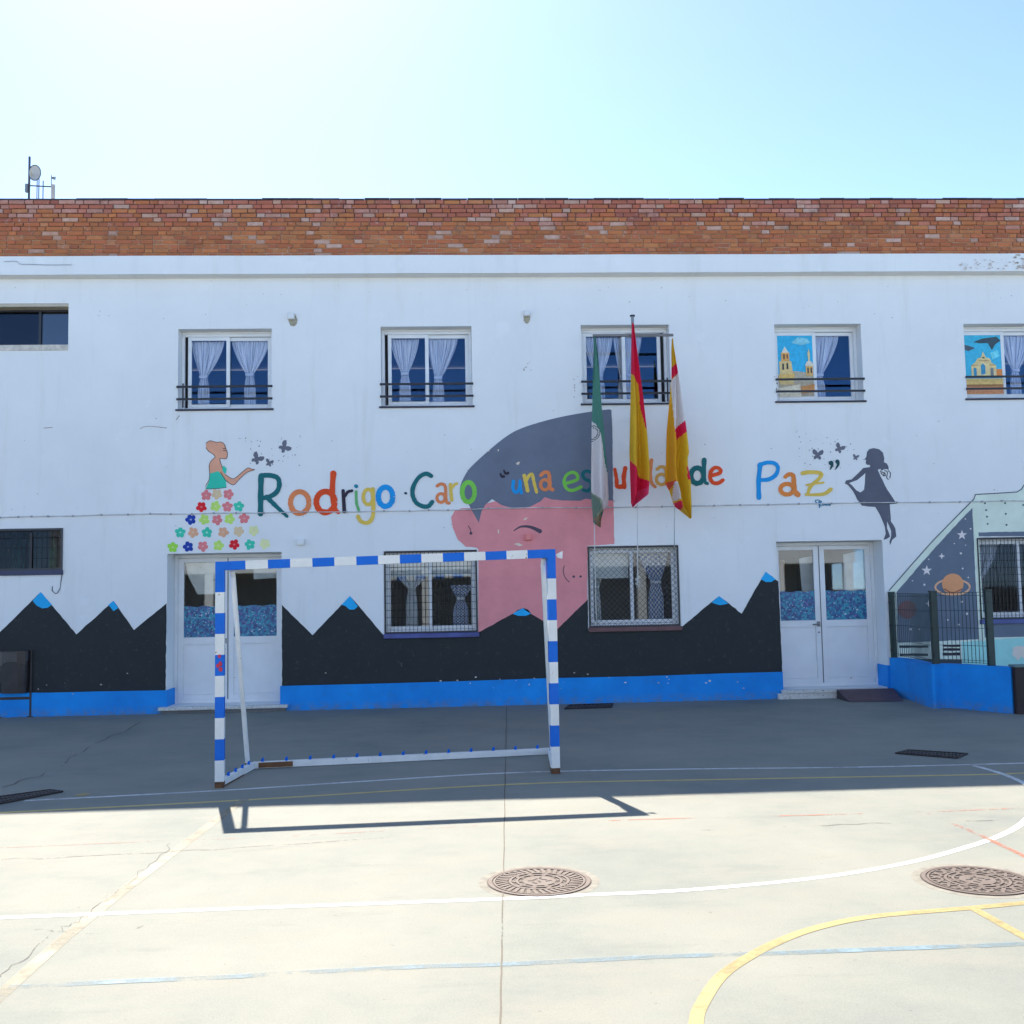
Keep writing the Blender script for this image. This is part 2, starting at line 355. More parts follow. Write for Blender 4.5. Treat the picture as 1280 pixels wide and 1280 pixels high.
# ------------------------------------------------------------------ the school building
XL, XR = -15.0, 17.0
bld = empty('school_building', (0, 0, 0), 'white two-storey school with brick parapet, blue plinth and painted murals', 'building')
Z_PTOP = F(640, 249, -.1).z; Z_PBOT = F(640, 318.5, -.2).z; Z_BAND = F(640, 341, -.2).z
def rect(l, r, t, b):                          # photo rectangle -> facade x0,x1,z0,z1
    yc, xc = (t+b)/2, (l+r)/2
    return F(l, yc).x, F(r, yc).x, F(xc, b).z, F(xc, t).z
UW = [rect(222.5, 339.5, 411, 511.5), rect(476, 590, 408, 508), rect(727, 837.5, 406, 504.5), rect(969.5, 1078, 405, 501.5), rect(1206.5, 1318, 404.5, 498)]
D1 = (F(208.5, 780).x, F(352, 780).x, .10, F(280, 691).z); D2 = (F(973.5, 770).x, F(1107, 770).x, .14, F(1035, 676).z)
LW1 = rect(480, 597, 688, 793); LW2 = rect(735, 849.5, 682, 785); LWL = rect(-110, 78.5, 661.5, 715); UWL = rect(-115, 85.5, 379.5, 432.5)
RW = rect(1222.5, 1340, 671, 775)
HOLES = [(h, d) for h, d in [(u, .28) for u in UW]+[(D1, .45), (D2, .42), (LW1, .14), (LW2, .14), (LWL, .12), (UWL, .25), (RW, .16)]]
mb = MB()
xs = sorted({XL, XR, *[v for h, _ in HOLES for v in h[:2]]}); zs = sorted({-.05, Z_BAND+.05, *[v for h, _ in HOLES for v in h[2:]]})
for i in range(len(xs)-1):
    for j in range(len(zs)-1):
        cx, cz = (xs[i]+xs[i+1])/2, (zs[j]+zs[j+1])/2
        if any(h[0] < cx < h[1] and h[2] < cz < h[3] for h, _ in HOLES): continue
        mb.face([(xs[i], 0, zs[j]), (xs[i+1], 0, zs[j]), (xs[i+1], 0, zs[j+1]), (xs[i], 0, zs[j+1])], M_WALL)
for (a, b, c, d), dep in HOLES:                # reveals through the wall thickness
    e = dep+.1
    mb.face([(a, 0, c), (a, e, c), (a, e, d), (a, 0, d)], M_WALL); mb.face([(b, 0, c), (b, e, c), (b, e, d), (b, 0, d)], M_WALL)
    mb.face([(a, 0, d), (b, 0, d), (b, e, d), (a, e, d)], M_WALL); mb.face([(a, 0, c), (b, 0, c), (b, e, c), (a, e, c)], M_WALL)
wall = mb.build('wall', bld)
# rest of the shell: ends, back, roof, floors, inner partitions
mb = MB(); BK = 7.0
mb.box((XL, 0.0, -.05), (XL+.3, BK, Z_BAND), M_WALL); mb.box((XR-.3, 0.0, -.05), (XR, BK, Z_BAND), M_WALL)
mb.box((XL+.3, BK-.3, -.05), (XR-.3, BK, Z_BAND), M_WALL)
mb.build('end_wall', bld)
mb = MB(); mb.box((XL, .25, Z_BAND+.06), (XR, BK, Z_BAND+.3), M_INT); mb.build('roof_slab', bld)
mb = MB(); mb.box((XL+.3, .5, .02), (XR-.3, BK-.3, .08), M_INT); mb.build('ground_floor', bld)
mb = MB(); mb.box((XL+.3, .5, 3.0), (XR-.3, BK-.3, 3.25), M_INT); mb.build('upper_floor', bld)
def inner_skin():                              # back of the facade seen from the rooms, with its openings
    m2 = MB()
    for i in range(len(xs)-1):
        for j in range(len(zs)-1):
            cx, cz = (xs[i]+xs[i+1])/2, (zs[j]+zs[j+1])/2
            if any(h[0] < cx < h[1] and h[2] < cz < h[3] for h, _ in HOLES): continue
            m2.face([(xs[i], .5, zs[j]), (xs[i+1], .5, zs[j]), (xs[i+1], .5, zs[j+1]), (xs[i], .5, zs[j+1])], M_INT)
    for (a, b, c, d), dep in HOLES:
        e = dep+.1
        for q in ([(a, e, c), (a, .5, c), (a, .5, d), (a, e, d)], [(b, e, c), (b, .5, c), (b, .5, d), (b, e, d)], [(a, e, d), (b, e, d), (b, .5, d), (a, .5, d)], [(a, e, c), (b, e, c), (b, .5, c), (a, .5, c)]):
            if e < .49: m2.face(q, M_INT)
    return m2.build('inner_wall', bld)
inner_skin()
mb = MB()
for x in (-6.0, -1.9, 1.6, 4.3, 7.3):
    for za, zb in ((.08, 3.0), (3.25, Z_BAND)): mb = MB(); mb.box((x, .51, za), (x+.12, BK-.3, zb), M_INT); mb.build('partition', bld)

# band and parapet
mb = MB()
N = 40
for i in range(N):                              # slightly uneven plaster band
    x0, x1 = XL+(XR-XL)*i/N, XL+(XR-XL)*(i+1)/N
    f = lambda x: .006*math.sin(x*1.7)+.004*math.sin(x*4.1)
    a0, a1 = -.2+f(x0), -.2+f(x1)
    mb.face([(x0, a0, Z_BAND), (x1, a1, Z_BAND), (x1, a1, Z_PBOT), (x0, a0, Z_PBOT)], M_WALL)
    mb.face([(x0, a0, Z_BAND), (x1, a1, Z_BAND), (x1, .1, Z_BAND-.012), (x0, .1, Z_BAND-.012)], M_WALL)
    mb.face([(x0, a0, Z_PBOT), (x1, a1, Z_PBOT), (x1, .1, Z_PBOT+.01), (x0, .1, Z_PBOT+.01)], M_WALL)
mb.build('plaster_band', bld)
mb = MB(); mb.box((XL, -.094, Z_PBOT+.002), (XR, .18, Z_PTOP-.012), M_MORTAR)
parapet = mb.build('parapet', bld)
mb = MB()
x = XL
random.seed(5)
while x < XR:
    x2 = min(XR, x+random.uniform(.38, .42)); dz = random.uniform(-.007, .007)
    mb.box((x+.003, -.112, Z_PTOP-.014+dz), (x2-.003, .2, Z_PTOP+.012+dz), plain('coping_slate', (.05, .042, .05), .9, 0, .4, 5)); x = x2
mb.build('coping', bld)
NC = 13; ch = (Z_PTOP-.014-Z_PBOT)/NC
PAL_TOP = [(.46, .13, .10), (.52, .20, .15), (.34, .10, .085), (.40, .14, .12), (.30, .085, .08), (.42, .17, .14), (.50, .30, .27), (.56, .38, .34), (.24, .08, .09)]
PAL_LOW = [(.52, .19, .055), (.48, .16, .05), (.50, .22, .07), (.46, .13, .05), (.38, .12, .04), (.36, .14, .045), (.42, .16, .05), (.33, .10, .04), (.40, .12, .055), (.46, .22, .10), (.34, .10, .05)]
bricks = []
random.seed(11)
for c in range(NC):
    z = Z_PBOT+.002+c*ch; x = XL-(.186 if c % 2 else 0)+random.uniform(-.012, .012); top = c/NC; hk = 0
    while x < XR-.25:
        L = (.245, .1275)[hk % 2] if random.random() > .04 else .19; hk += 1
        pal = PAL_TOP if random.random() < max(0, (top-.45)*1.9) else PAL_LOW
        t = random.choice(pal); mean = (.45, .125, .052); t = tuple(.55*a+.45*b for a, b in zip(t, mean)); s = random.uniform(.92, 1.22)
        if random.random() < .03+.10*top: t = random.choice(((.54, .36, .29), (.52, .33, .26), (.50, .30, .22)))
        x2 = x+L; g = random.choice((.010, .012, .014))
        bricks.append((max(x, XL)+g/2, x2-g/2, z+.0055, z+ch-.0055, random.uniform(-.016, .003), tuple(v*s for v in t))); x = x2
def brick_geo(b):
    x0, x1, z0, z1, dy, t = b; e = .004; y = -.104+dy
    v = [(x0+e, y, z0+e), (x1-e, y, z0+e), (x1-e, y, z1-e), (x0+e, y, z1-e), (x0, y+e, z0), (x1, y+e, z0), (x1, y+e, z1), (x0, y+e, z1), (x0, -.08, z0), (x1, -.08, z0), (x1, -.08, z1), (x0, -.08, z1)]
    f = [(0, 1, 2, 3), (0, 4, 5, 1), (1, 5, 6, 2), (2, 6, 7, 3), (3, 7, 4, 0), (4, 8, 9, 5), (5, 9, 10, 6), (6, 10, 11, 7), (7, 11, 8, 4)]
    return v, f
def tinted(name, v, f, tints):
    me = bpy.data.meshes.new(name); me.from_pydata(v, [], f); me.materials.append(M_BRICK)
    a = me.color_attributes.new('tint', 'FLOAT_COLOR', 'POINT'); a.data.foreach_set('color', [q for t in tints for q in (*t, 1)])
    o = bpy.data.objects.new(name, me); COL.objects.link(o); o.parent = parapet; return o
bricks.sort(key=lambda b: (-(b[1]-b[0] > .2), abs((b[0]+b[1])/2-.3)))
for b in bricks[:298]:
    v, f = brick_geo(b); cx, cz = (b[0]+b[1])/2, (b[2]+b[3])/2
    o = tinted('brick', [(p[0]-cx, p[1], p[2]-cz) for p in v], f, [b[5]]*12); o.location = (cx, 0, cz)
V, Fs, T = [], [], []
for b in bricks[298:]:
    v, f = brick_geo(b); k = len(V); V += v; Fs += [tuple(i+k for i in q) for q in f]; T += [b[5]]*12
o = tinted('brickwork', V, Fs, T); o['kind'] = 'stuff'

# plinth
def plinth(pts, xa=None, xb=None):                     # top edge points in the photo
    P = [F(x, y, -.03) for x, y in pts]; mb = MB()
    if xa is not None: P[0].x = xa
    if xb is not None: P[-1].x = xb
    for a, b in zip(P, P[1:]):
        mb.face([(a.x, -.03, -.02), (b.x, -.03, -.02), (b.x, -.03, b.z), (a.x, -.03, a.z)], M_BLUE)
        mb.face([(a.x, -.03, a.z), (b.x, -.03, b.z), (b.x, .02, b.z), (a.x, .02, a.z)], M_BLUE)
    for a in (P[0], P[-1]): mb.face([(a.x, -.03, -.02), (a.x, .02, -.02), (a.x, .02, a.z), (a.x, -.03, a.z)], M_BLUE)
    return mb.build('plinth', bld)
zl = F(100, 865).z
plinth([(-700, 880), (-300, 871), (0, 866), (60, 866), (120, 864.5), (209.5, 863)], None, D1[0])
plinth([(352, 857.5), (460, 855), (580, 851.5), (680, 848), (800, 845.5), (900, 842), (974, 840)], D1[1], D2[0])
plinth([(1106, 832), (1125, 831)], D2[1], None)
def return_plinth(x, dep, z1, s):
    mb = MB(); mb.box((min(x, x+s*.02), -.028, -.02), (max(x, x+s*.02), dep-.06, z1), M_BLUE); mb.build('plinth', bld)
return_plinth(D1[0], .45, F(209, 863).z+.004, 1); return_plinth(D1[1], .45, F(352, 858).z+.003, -1)
return_plinth(D2[0], .42, F(974, 840).z+.003, 1); return_plinth(D2[1], .42, F(1107, 832).z+.003, -1)

# ------------------------------------------------------------------ windows
def ring(mb, a, b, c, d, y0, y1, wd, mat):     # rectangular frame of four bars
    mb.box((a, y0, c), (a+wd, y1, d), mat); mb.box((b-wd, y0, c), (b, y1, d), mat)
    mb.box((a+wd, y0, c), (b-wd, y1, c+wd), mat); mb.box((a+wd, y0, d-wd), (b-wd, y1, d), mat)
def sash(win, a, b, c, d, y, glass, wd=.055, mat=None):
    mb = MB(); ring(mb, a, b, c, d, y, y+.035, wd, mat or M_ALU); s = mb.build('sash', win, bevel=.004)
    mb = MB(); mb.box((a+wd-.004, y+.014, c+wd-.004), (b-wd+.004, y+.020, d-wd+.004), glass); mb.build('pane', win)
    return s
def upper_window(r, slit_left=True, rail=True, slit=True):
    a, b, c, d = r; y = .20
    mb = MB(); ring(mb, a+.002, b-.002, c+.012, d-.03, y, y+.075, .045, M_ALU)
    mb.box((a+.002, y-.01, d-.03), (b-.002, y+.07, d-.002), M_ALU)
    win = mb.build('window', bld, bevel=.004)
    mid = (a+b)/2; i0, i1, j0, j1 = a+.047, b-.047, c+.06, d-.078
    g = .05
    if not slit: g = 0
    elif slit_left: i0 += g
    else: i1 -= g
    sash(win, i0, mid+.03, j0, j1, y+.004, M_BLUEGLASS); sash(win, mid-.03, i1, j0, j1, y+.042, M_BLUEGLASS)
    mb = MB()
    sx = a+.047 if slit_left else b-.047-g
    if slit: mb.box((sx+.004, y+.05, j0), (sx+g-.004, y+.06, j1), M_SLIT); mb.build('track_gap', win)  # black strip stands in for the shade inside the open sash track
    mb = MB(); mb.box((a-.03, -.03, c-.022), (b+.03, .0, c+.004), plain('slate_sill', (.035, .035, .055), .7)); mb.box((a+.001, 0, c-.01), (b-.001, .2, c+.004), M_ALU)
    mb.build('sill', win)
    if rail:
        for dz in (.345, .155):
            mb = MB(); mb.box((a-.015, -.035, c+dz-.016), (b+.015, -.012, c+dz+.016), M_BLACKBAR); mb.build('rail', win)
        vx = i0-.03 if slit_left else b-.06
        if slit: mb = MB(); mb.box((vx, -.012, c+.03), (vx+.02, .006, c+.40), M_BLACKBAR); mb.build('rail_upright', win)
    return win, (i0, mid, i1, j0, j1)
WN = []
for k, u in enumerate(UW): WN.append(upper_window(u, k < 2, True, k < 3))

def curtain(x0, x1, zt, zb, xt, zt_tie, y, label, mat=None, wt=.05, wb=.09, pleats=9, amp=.016, tie=True):
    mb = MB(); NX, NZ = 54, 40; V = []; uv = []; m = mat or M_LACE; mb.mi(m)
    for j in range(NZ+1):
        t = j/NZ; z = zt+(zb-zt)*t; tk = (zt-zt_tie)/(zt-zb)
        if t < tk:
            q = t/tk; e = q**1.5
            l = x0+(xt-wt-x0)*e; r_ = x1+(xt+wt-x1)*e; am = amp*(1-.4*q)
        else:
            q = (t-tk)/(1-tk); e = math.sin(min(1, q*1.8)*math.pi/2)
            l = xt-wt-(wb-wt)*e; r_ = xt+wt+(wb-wt)*e; am = amp*.6
        for i in range(NX+1):
            u = i/NX; yy = y+am*math.sin(u*pleats*2*math.pi+.6*math.sin(t*5+x0))+.006*math.sin(u*31+t*3)
            V.append((l+(r_-l)*u, yy, z)); uv.append((u+x0*.7, t))
    mb.v = V; mb.uv = uv
    for j in range(NZ):
        for i in range(NX):
            a = j*(NX+1)+i; mb.f.append((a, a+1, a+NX+2, a+NX+1)); mb.m.append(0)
    o = mb.build('curtain', None, smooth=True); tag(o, label, 'curtain', 'tied window curtains')
    if tie:
        q = MB(); q.box((xt-wt-.012, y-.035, zt_tie-.02), (xt+wt+.012, y+.03, zt_tie+.02), m); q.uv = [(.1, .1)]*len(q.v); q.build('tie_band', o)
    return o
cw = [('first', 'leftmost'), ('second', ''), ]
def upcurt(k, side, fx0, fx1, ft, ftz, label, **kw):   # fractions of the sash
    i0, mid, i1, j0, j1 = WN[k][1]; a, b = ((i0+.06, mid-.03) if side == 'l' else (mid+.03, i1-.055))
    H = j1-j0; W = b-a
    curtain(a+W*fx0, a+W*fx1, j1-.05, j0+.03, a+W*ft, j0+H*ftz, .30, label, **kw)
upcurt(0, 'l', -.05, .92, .30, .45, 'white lace tied curtain in left sash of upper window above painted flower lady')
upcurt(0, 'r', .02, 1.03, .50, .48, 'white lace tied curtain in right sash of upper window above painted flower lady')
upcurt(1, 'l', -.05, .82, .38, .46, 'white lace tied curtain in left sash of upper window left of the black-haired head')
upcurt(1, 'r', -.05, .80, .25, .40, 'white lace tied curtain in right sash of upper window left of the black-haired head')
upcurt(2, 'l', -.05, .78, .36, .40, 'white lace tied curtain behind the green and white flag, left sash')
upcurt(2, 'l', .80, 1.3, 1.06, .38, 'narrow white lace curtain at centre stile of window behind the flags')
upcurt(2, 'r', -.05, .55, .10, .40, 'white lace tied curtain just left of the flagpole, right sash')
upcurt(3, 'r', -.1, .72, .12, .38, 'white lace tied curtain beside the picture of the twin bell towers')
upcurt(4, 'r', -.02, .9, .36, .42, 'white lace tied curtain beside the picture of the cream chapel gable')

# pictures on the inner side of two panes
def picture(k, label, shapes):
    i0, mid, i1, j0, j1 = WN[k][1]; a, b, c, d = i0+.052, mid-.022, j0+.052, j1-.052
    P = lambda u, v: (a+(b-a)*u, d+(c-d)*v)
    e = empty('picture', (a, .20, c), label, 'picture', 'pictures fixed in the upper windows')
    for q, (nm, col, pts) in enumerate(shapes):
        y = .2005-.0012*q+.012; mb = MB(); mt = plain('print_%d_%d_%d' % col, paintcol(col), .5, 0, .18, 22)
        mb.face([(P(u, v)[0], y-.004, P(u, v)[1]) for u, v in pts], mt); mb.build(nm, e)
R_ = lambda a, b, c, d: [(a, b), (c, b), (c, d), (a, d)]
picture(3, 'picture of twin cream bell towers under blue sky in window pane', [
    ('sky_print', (25, 150, 205), R_(0, 0, 1, 1)), ('cloud_print', (105, 175, 205), [(.4, .12), (.6, .03), (.85, .05), (.95, .12), (.7, .16)]),
    ('roof_print', (150, 150, 140), [(0, .68), (.45, .58), (.75, .60), (1, .66), (1, 1), (0, 1)]),
    ('tower_print', (205, 190, 140), [(.04, .42), (.38, .42), (.42, .62), (.44, .80), (.05, .80)]), ('belfry_print', (190, 150, 85), R_(.10, .28, .33, .42)),
    ('spire_print', (225, 228, 225), [(.12, .28), (.21, .18), (.31, .28)]), ('arch_print', (45, 40, 45), R_(.12, .46, .17, .56)), ('arch_print', (45, 40, 45), R_(.24, .45, .29, .55)),
    ('arch_print', (70, 55, 50), R_(.16, .31, .20, .39)), ('arch_print', (120, 70, 50), R_(.25, .31, .29, .38)),
    ('tower_print', (195, 165, 105), R_(.78, .50, .98, .66)), ('dome_print', (225, 228, 225), [(.76, .50), (.80, .44), (.88, .41), (.96, .44), (1, .50)]),
    ('spire_print', (220, 210, 160), [(.86, .42), (.84, .3), (.88, .22), (.91, .3), (.90, .42)]), ('arch_print', (60, 50, 50), R_(.82, .53, .86, .62)), ('arch_print', (60, 50, 50), R_(.91, .53, .95, .62)),
    ('wall_print', (185, 160, 95), [(0, .64), (.45, .62), (.45, .70), (0, .76)]), ('wall_print', (200, 200, 190), [(0, .86), (.6, .80), (.62, 1), (0, 1)]), ('wall_print', (165, 120, 70), [(.62, .84), (1, .80), (1, .93), (.62, .95)])])
picture(4, 'picture of a cream chapel gable with blue sky in window pane', [
    ('sky_print', (40, 155, 200), R_(0, 0, 1, 1)), ('foliage_print', (35, 60, 75), [(.25, .12), (.5, .06), (.9, .03), (1, .1), (.85, .16), (.75, .26), (.65, .14), (.4, .14)]),
    ('foliage_print', (55, 70, 90), [(0, .16), (.3, .22), (.12, .27), (0, .25)]), ('cloud_print', (90, 185, 215), [(.7, .3), (.9, .26), (.95, .36), (.75, .42)]),
    ('wall_print', (185, 115, 50), R_(.72, .58, 1, .72)), ('gable_print', (225, 215, 165), [(.16, .72), (.16, .52), (.28, .46), (.34, .40), (.44, .38), (.50, .28), (.57, .38), (.68, .40), (.72, .47), (.84, .52), (.84, .72)]),
    ('arch_print', (35, 120, 165), [(.42, .68), (.42, .52), (.48, .48), (.54, .52), (.54, .66)]), ('arch_print', (35, 120, 165), R_(.22, .56, .30, .70)), ('arch_print', (95, 110, 120), R_(.68, .56, .76, .70)),
    ('bell_print', (60, 60, 60), R_(.47, .375, .53, .40)), ('cornice_print', (150, 130, 85), R_(.17, .505, .34, .52)), ('cornice_print', (150, 130, 85), R_(.64, .505, .82, .52)), ('cornice_print', (150, 130, 85), R_(.36, .43, .66, .445)),
    ('street_print', (215, 195, 130), R_(0, .74, 1, .84)), ('street_print', (130, 95, 50), R_(0, .84, 1, .88)), ('street_print', (175, 125, 90), R_(0, .88, 1, 1))])

# lower barred windows
def lower_window(r, recess, sillmat, pattern, framemat, grillemat, glass=None):
    glass = glass or M_GLASS
    a, b, c, d = r; y = recess-.04
    mb = MB(); ring(mb, a+.002, b-.002, c+.03, d-.012, y, y+.07, .04, M_ALU); win = mb.build('window', bld, bevel=.004)
    mid = a+(b-a)*.49; sash(win, a+.045, mid+.025, c+.075, d-.055, y+.002, glass, .05); sash(win, mid-.025, b-.045, c+.075, d-.055, y+.038, glass, .05)
    mb = MB(); mb.box((a-.01, -.045, c-.05), (b+.015, y+.02, c+.02), sillmat); mb.build('sill', win, bevel=.006)
    mb = MB(); ring(mb, a+.006, b-.006, c+.024, d-.008, -.012, .016, .022, framemat); mb.build('grille_frame', win)
    mb = MB(); t = .0032
    x0, x1, z0, z1 = a+.028, b-.028, c+.046, d-.03
    if pattern == 'grid':
        n = int((x1-x0)/.058)
        for i in range(1, n):
            x = x0+(x1-x0)*i/n; mb.box((x-t, 0, z0), (x+t, .006, z1), grillemat)
        n = int((z1-z0)/.105)
        for i in range(1, n): z = z0+(z1-z0)*i/n; mb.box((x0, -.007, z-t), (x1, -.0005, z+t), grillemat)
    else:
        s = .086
        for sg in (1, -1):
            k = -int((z1-z0)/s)-1
            while x0+k*s < x1+(z1-z0):
                xa = x0+k*s; pts = []
                za, zb = (z0, z1) if sg > 0 else (z1, z0)
                xb = xa+(z1-z0)
                lo, hi = max(xa, x0), min(xb, x1)
                if hi-lo > .01:
                    f = lambda x: za+(x-xa)*(1 if sg > 0 else -1)
                    mb.beam((lo, .002 if sg > 0 else .006, f(lo)), (hi, .002 if sg > 0 else .006, f(hi)), .004, .005, grillemat)
                k += 1
    mb.build('grille', win, kind='stuff')
    return win, (a+.045, mid, b-.045, c+.075, d-.055)
M_NAVYSILL = plain('navy_sill_tile', (.05, .07, .24), .4, 0, .25, 7); M_REDSILL = plain('dark_red_sill_tile', (.115, .045, .05), .4, 0, .2, 7)
M_WIRE = plain('grey_wire', (.07, .07, .075), .5, .3)
lw1, q1 = lower_window(LW1, .14, M_NAVYSILL, 'grid', M_BLACKBAR, M_BLACKBAR)
lw2, q2 = lower_window(LW2, .14, M_REDSILL, 'diamond', plain('dark_grey_iron', (.03, .03, .032), .5), M_WIRE)
lw3, q3 = lower_window(RW, .16, M_NAVYSILL, 'grid', M_BLACKBAR, M_BLACKBAR, mk_glass('dim_glass', (.8, .82, .85), (.5, .55, .65), .0, .35))
def seg_curtain(q, u0, u1, ut, wz, label, zt=1.0, zb=0.0, mat=None, **kw):
    a, m_, b, c, d = q; W = b-a; H = d-c
    curtain(a+W*u0, a+W*u1, c+H*zt-.02, c+H*zb+.03, a+W*ut, c+H*wz, .33, label, mat, **kw)
seg_curtain(q1, .12, .42, .27, .55, 'pale blue tied curtain at left of barred window under crossbar', zt=.72, mat=M_LACE)
seg_curtain(q1, .72, .98, .84, .40, 'white bunched curtain at right of barred window under crossbar', zt=.6, mat=M_CHECK, wb=.12)
seg_curtain(q2, .02, .17, .09, .50, 'thin grey lace curtain at left of window with diamond wire grille', zt=.65, wt=.04, wb=.07, mat=M_LACE)
seg_curtain(q2, .60, .96, .80, .55, 'blue and white checked tied curtain in window with diamond wire grille', mat=M_CHECK, wt=.07, wb=.12)
seg_curtain(q3, .0, .34, .08, .45, 'white lace tied curtain at left of window in the rocket mural', mat=M_LACE)
seg_curtain(q3, .62, 1.0, .9, .45, 'white lace tied curtain at right of window in the rocket mural', mat=M_LACE)
def reflection_band(q, u0, u1, v0, label):  # sheet added in place of the pale reflection across the top of the panes
    a, m_, b, c, d = q; W = b-a; H = d-c; mb = MB(); n = 8; z1, z0 = d-.01, c+H*v0
    for i in range(n):
        za, zb = z1-(z1-z0)*i/n, z1-(z1-z0)*(i+1)/n
        mb.face([(a+W*u0, .27+.006*(i % 2), za), (a+W*u1, .27+.006*(i % 2), za), (a+W*u1, .27+.006*((i+1) % 2), zb), (a+W*u0, .27+.006*((i+1) % 2), zb)], M_WHITE)
    o = mb.build('reflection_sheet'); mb = MB(); mb.box((a+W*u0, .262, z0-.02), (a+W*u1, .285, z0+.004), M_WHITE); mb.build('bottom_bar', o)
    tag(o, label, 'reflection_band', 'sheets standing in for reflections')
reflection_band(q1, .0, 1., .72, 'white blind lowered a quarter in barred window under crossbar')
reflection_band(q2, .0, .47, .63, 'cream sheet standing in for the reflection in left sash of diamond grille window')

# dark strip windows at the left edge
def strip_window(r, dep, panes, glass, grille=False):
    a, b, c, d = r; y = dep-.05
    mb = MB(); ring(mb, a+.002, b-.002, c+.012, d-(.05 if not grille else .012), y, y+.05, .025, M_DARKALU); win = mb.build('window', bld)
    for x in panes: mb = MB(); mb.box((x-.018, y-.01, c+.035), (x+.018, y+.045, d-.06), M_DARKALU); mb.build('mullion', win)
    X = [a+.02]+list(panes)+[b-.02]
    for p, q in zip(X, X[1:]): mb = MB(); mb.box((p+.02, y+.02, c+.03), (q-.02, y+.026, d-.04), glass); mb.build('pane', win)
    if not grille:
        mb = MB(); mb.box((a+.001, .0, d-.05), (b-.001, y+.05, d-.003), plain('cream_lintel', (.50, .44, .34), .8)); mb.build('lintel', win)
        mb = MB(); mb.box((a+.001, -.014, c-.075), (b-.001, -.001, c+.010), plain('worn_sill', (.58, .53, .45), .9, 0, .3, 8)); mb.box((a+.001, .001, c-.001), (b-.001, y+.05, c+.012), plain('worn_sill', (.52, .45, .36), .9, 0, .3, 8)); mb.build('sill', win)
    else:
        mb = MB(); mb.box((a, -.03, c-.06), (b+.01, y, c+.012), plain('dark_navy_sill', (.03, .035, .09), .5)); mb.build('sill', win)
        mb = MB(); ring(mb, a, b, c+.012, d, -.02, .012, .03, M_DARKALU); mb.build('grille_frame', win)
        mb = MB(); n = int((b-a)/.075)
        for i in range(1, n): x = a+(b-a)*i/n; mb.box((x-.003, -.002, c+.04), (x+.003, .004, d-.03), M_BLACKBAR)
        for z in (.30, .55, .8): mb.box((a+.03, -.008, c+(d-c)*z-.003), (b-.03, -.0025, c+(d-c)*z+.003), M_BLACKBAR)
        mb.build('grille', win, kind='stuff')
    return win
strip_window(UWL, .25, [F(43.5, 405).x, F(-40, 405).x], M_DARKGLASS)
strip_window(LWL, .12, [F(36, 688).x, F(-40, 688).x], mk_glass('dusty_dark_glass', (.62, .64, .66), (.5, .55, .6), .0, .4), True)
def bottle(px, lab, r=.075):
    p = F(px, 710, .30); mb = MB(); mt = plain('green_plastic', (.01, .30, .16), .25, 0, .1)
    prof = [(r*.9, 0), (r, .02), (r, .17), (r*.93, .18), (r, .19), (r, .30), (r*.5, .37), (r*.3, .40), (r*.3, .44)]
    mb.tube([(p.x, .30, LWL[2]+.03+h) for _, h in prof], [q for q, _ in prof], mt, 14)
    o = mb.build('bottle', smooth=True); tag(o, lab, 'bottle', 'green bottles behind the lower left window')
    mb = MB(); z = LWL[2]+.03+.44; mb.tube([(p.x, .30, z), (p.x, .30, z+.03)], r*.36, mt, 12); mb.build('cap', o)
bottle(24, 'bright green bottle behind left pane of the lower left strip window'); bottle(67, 'green bottle behind right pane of the lower left strip window', .06)
mb = MB(); mb.box((LWL[0], .17, LWL[2]-.03), (LWL[1], .48, LWL[2]+.03), M_INT); mb.build('inner_ledge', bld)

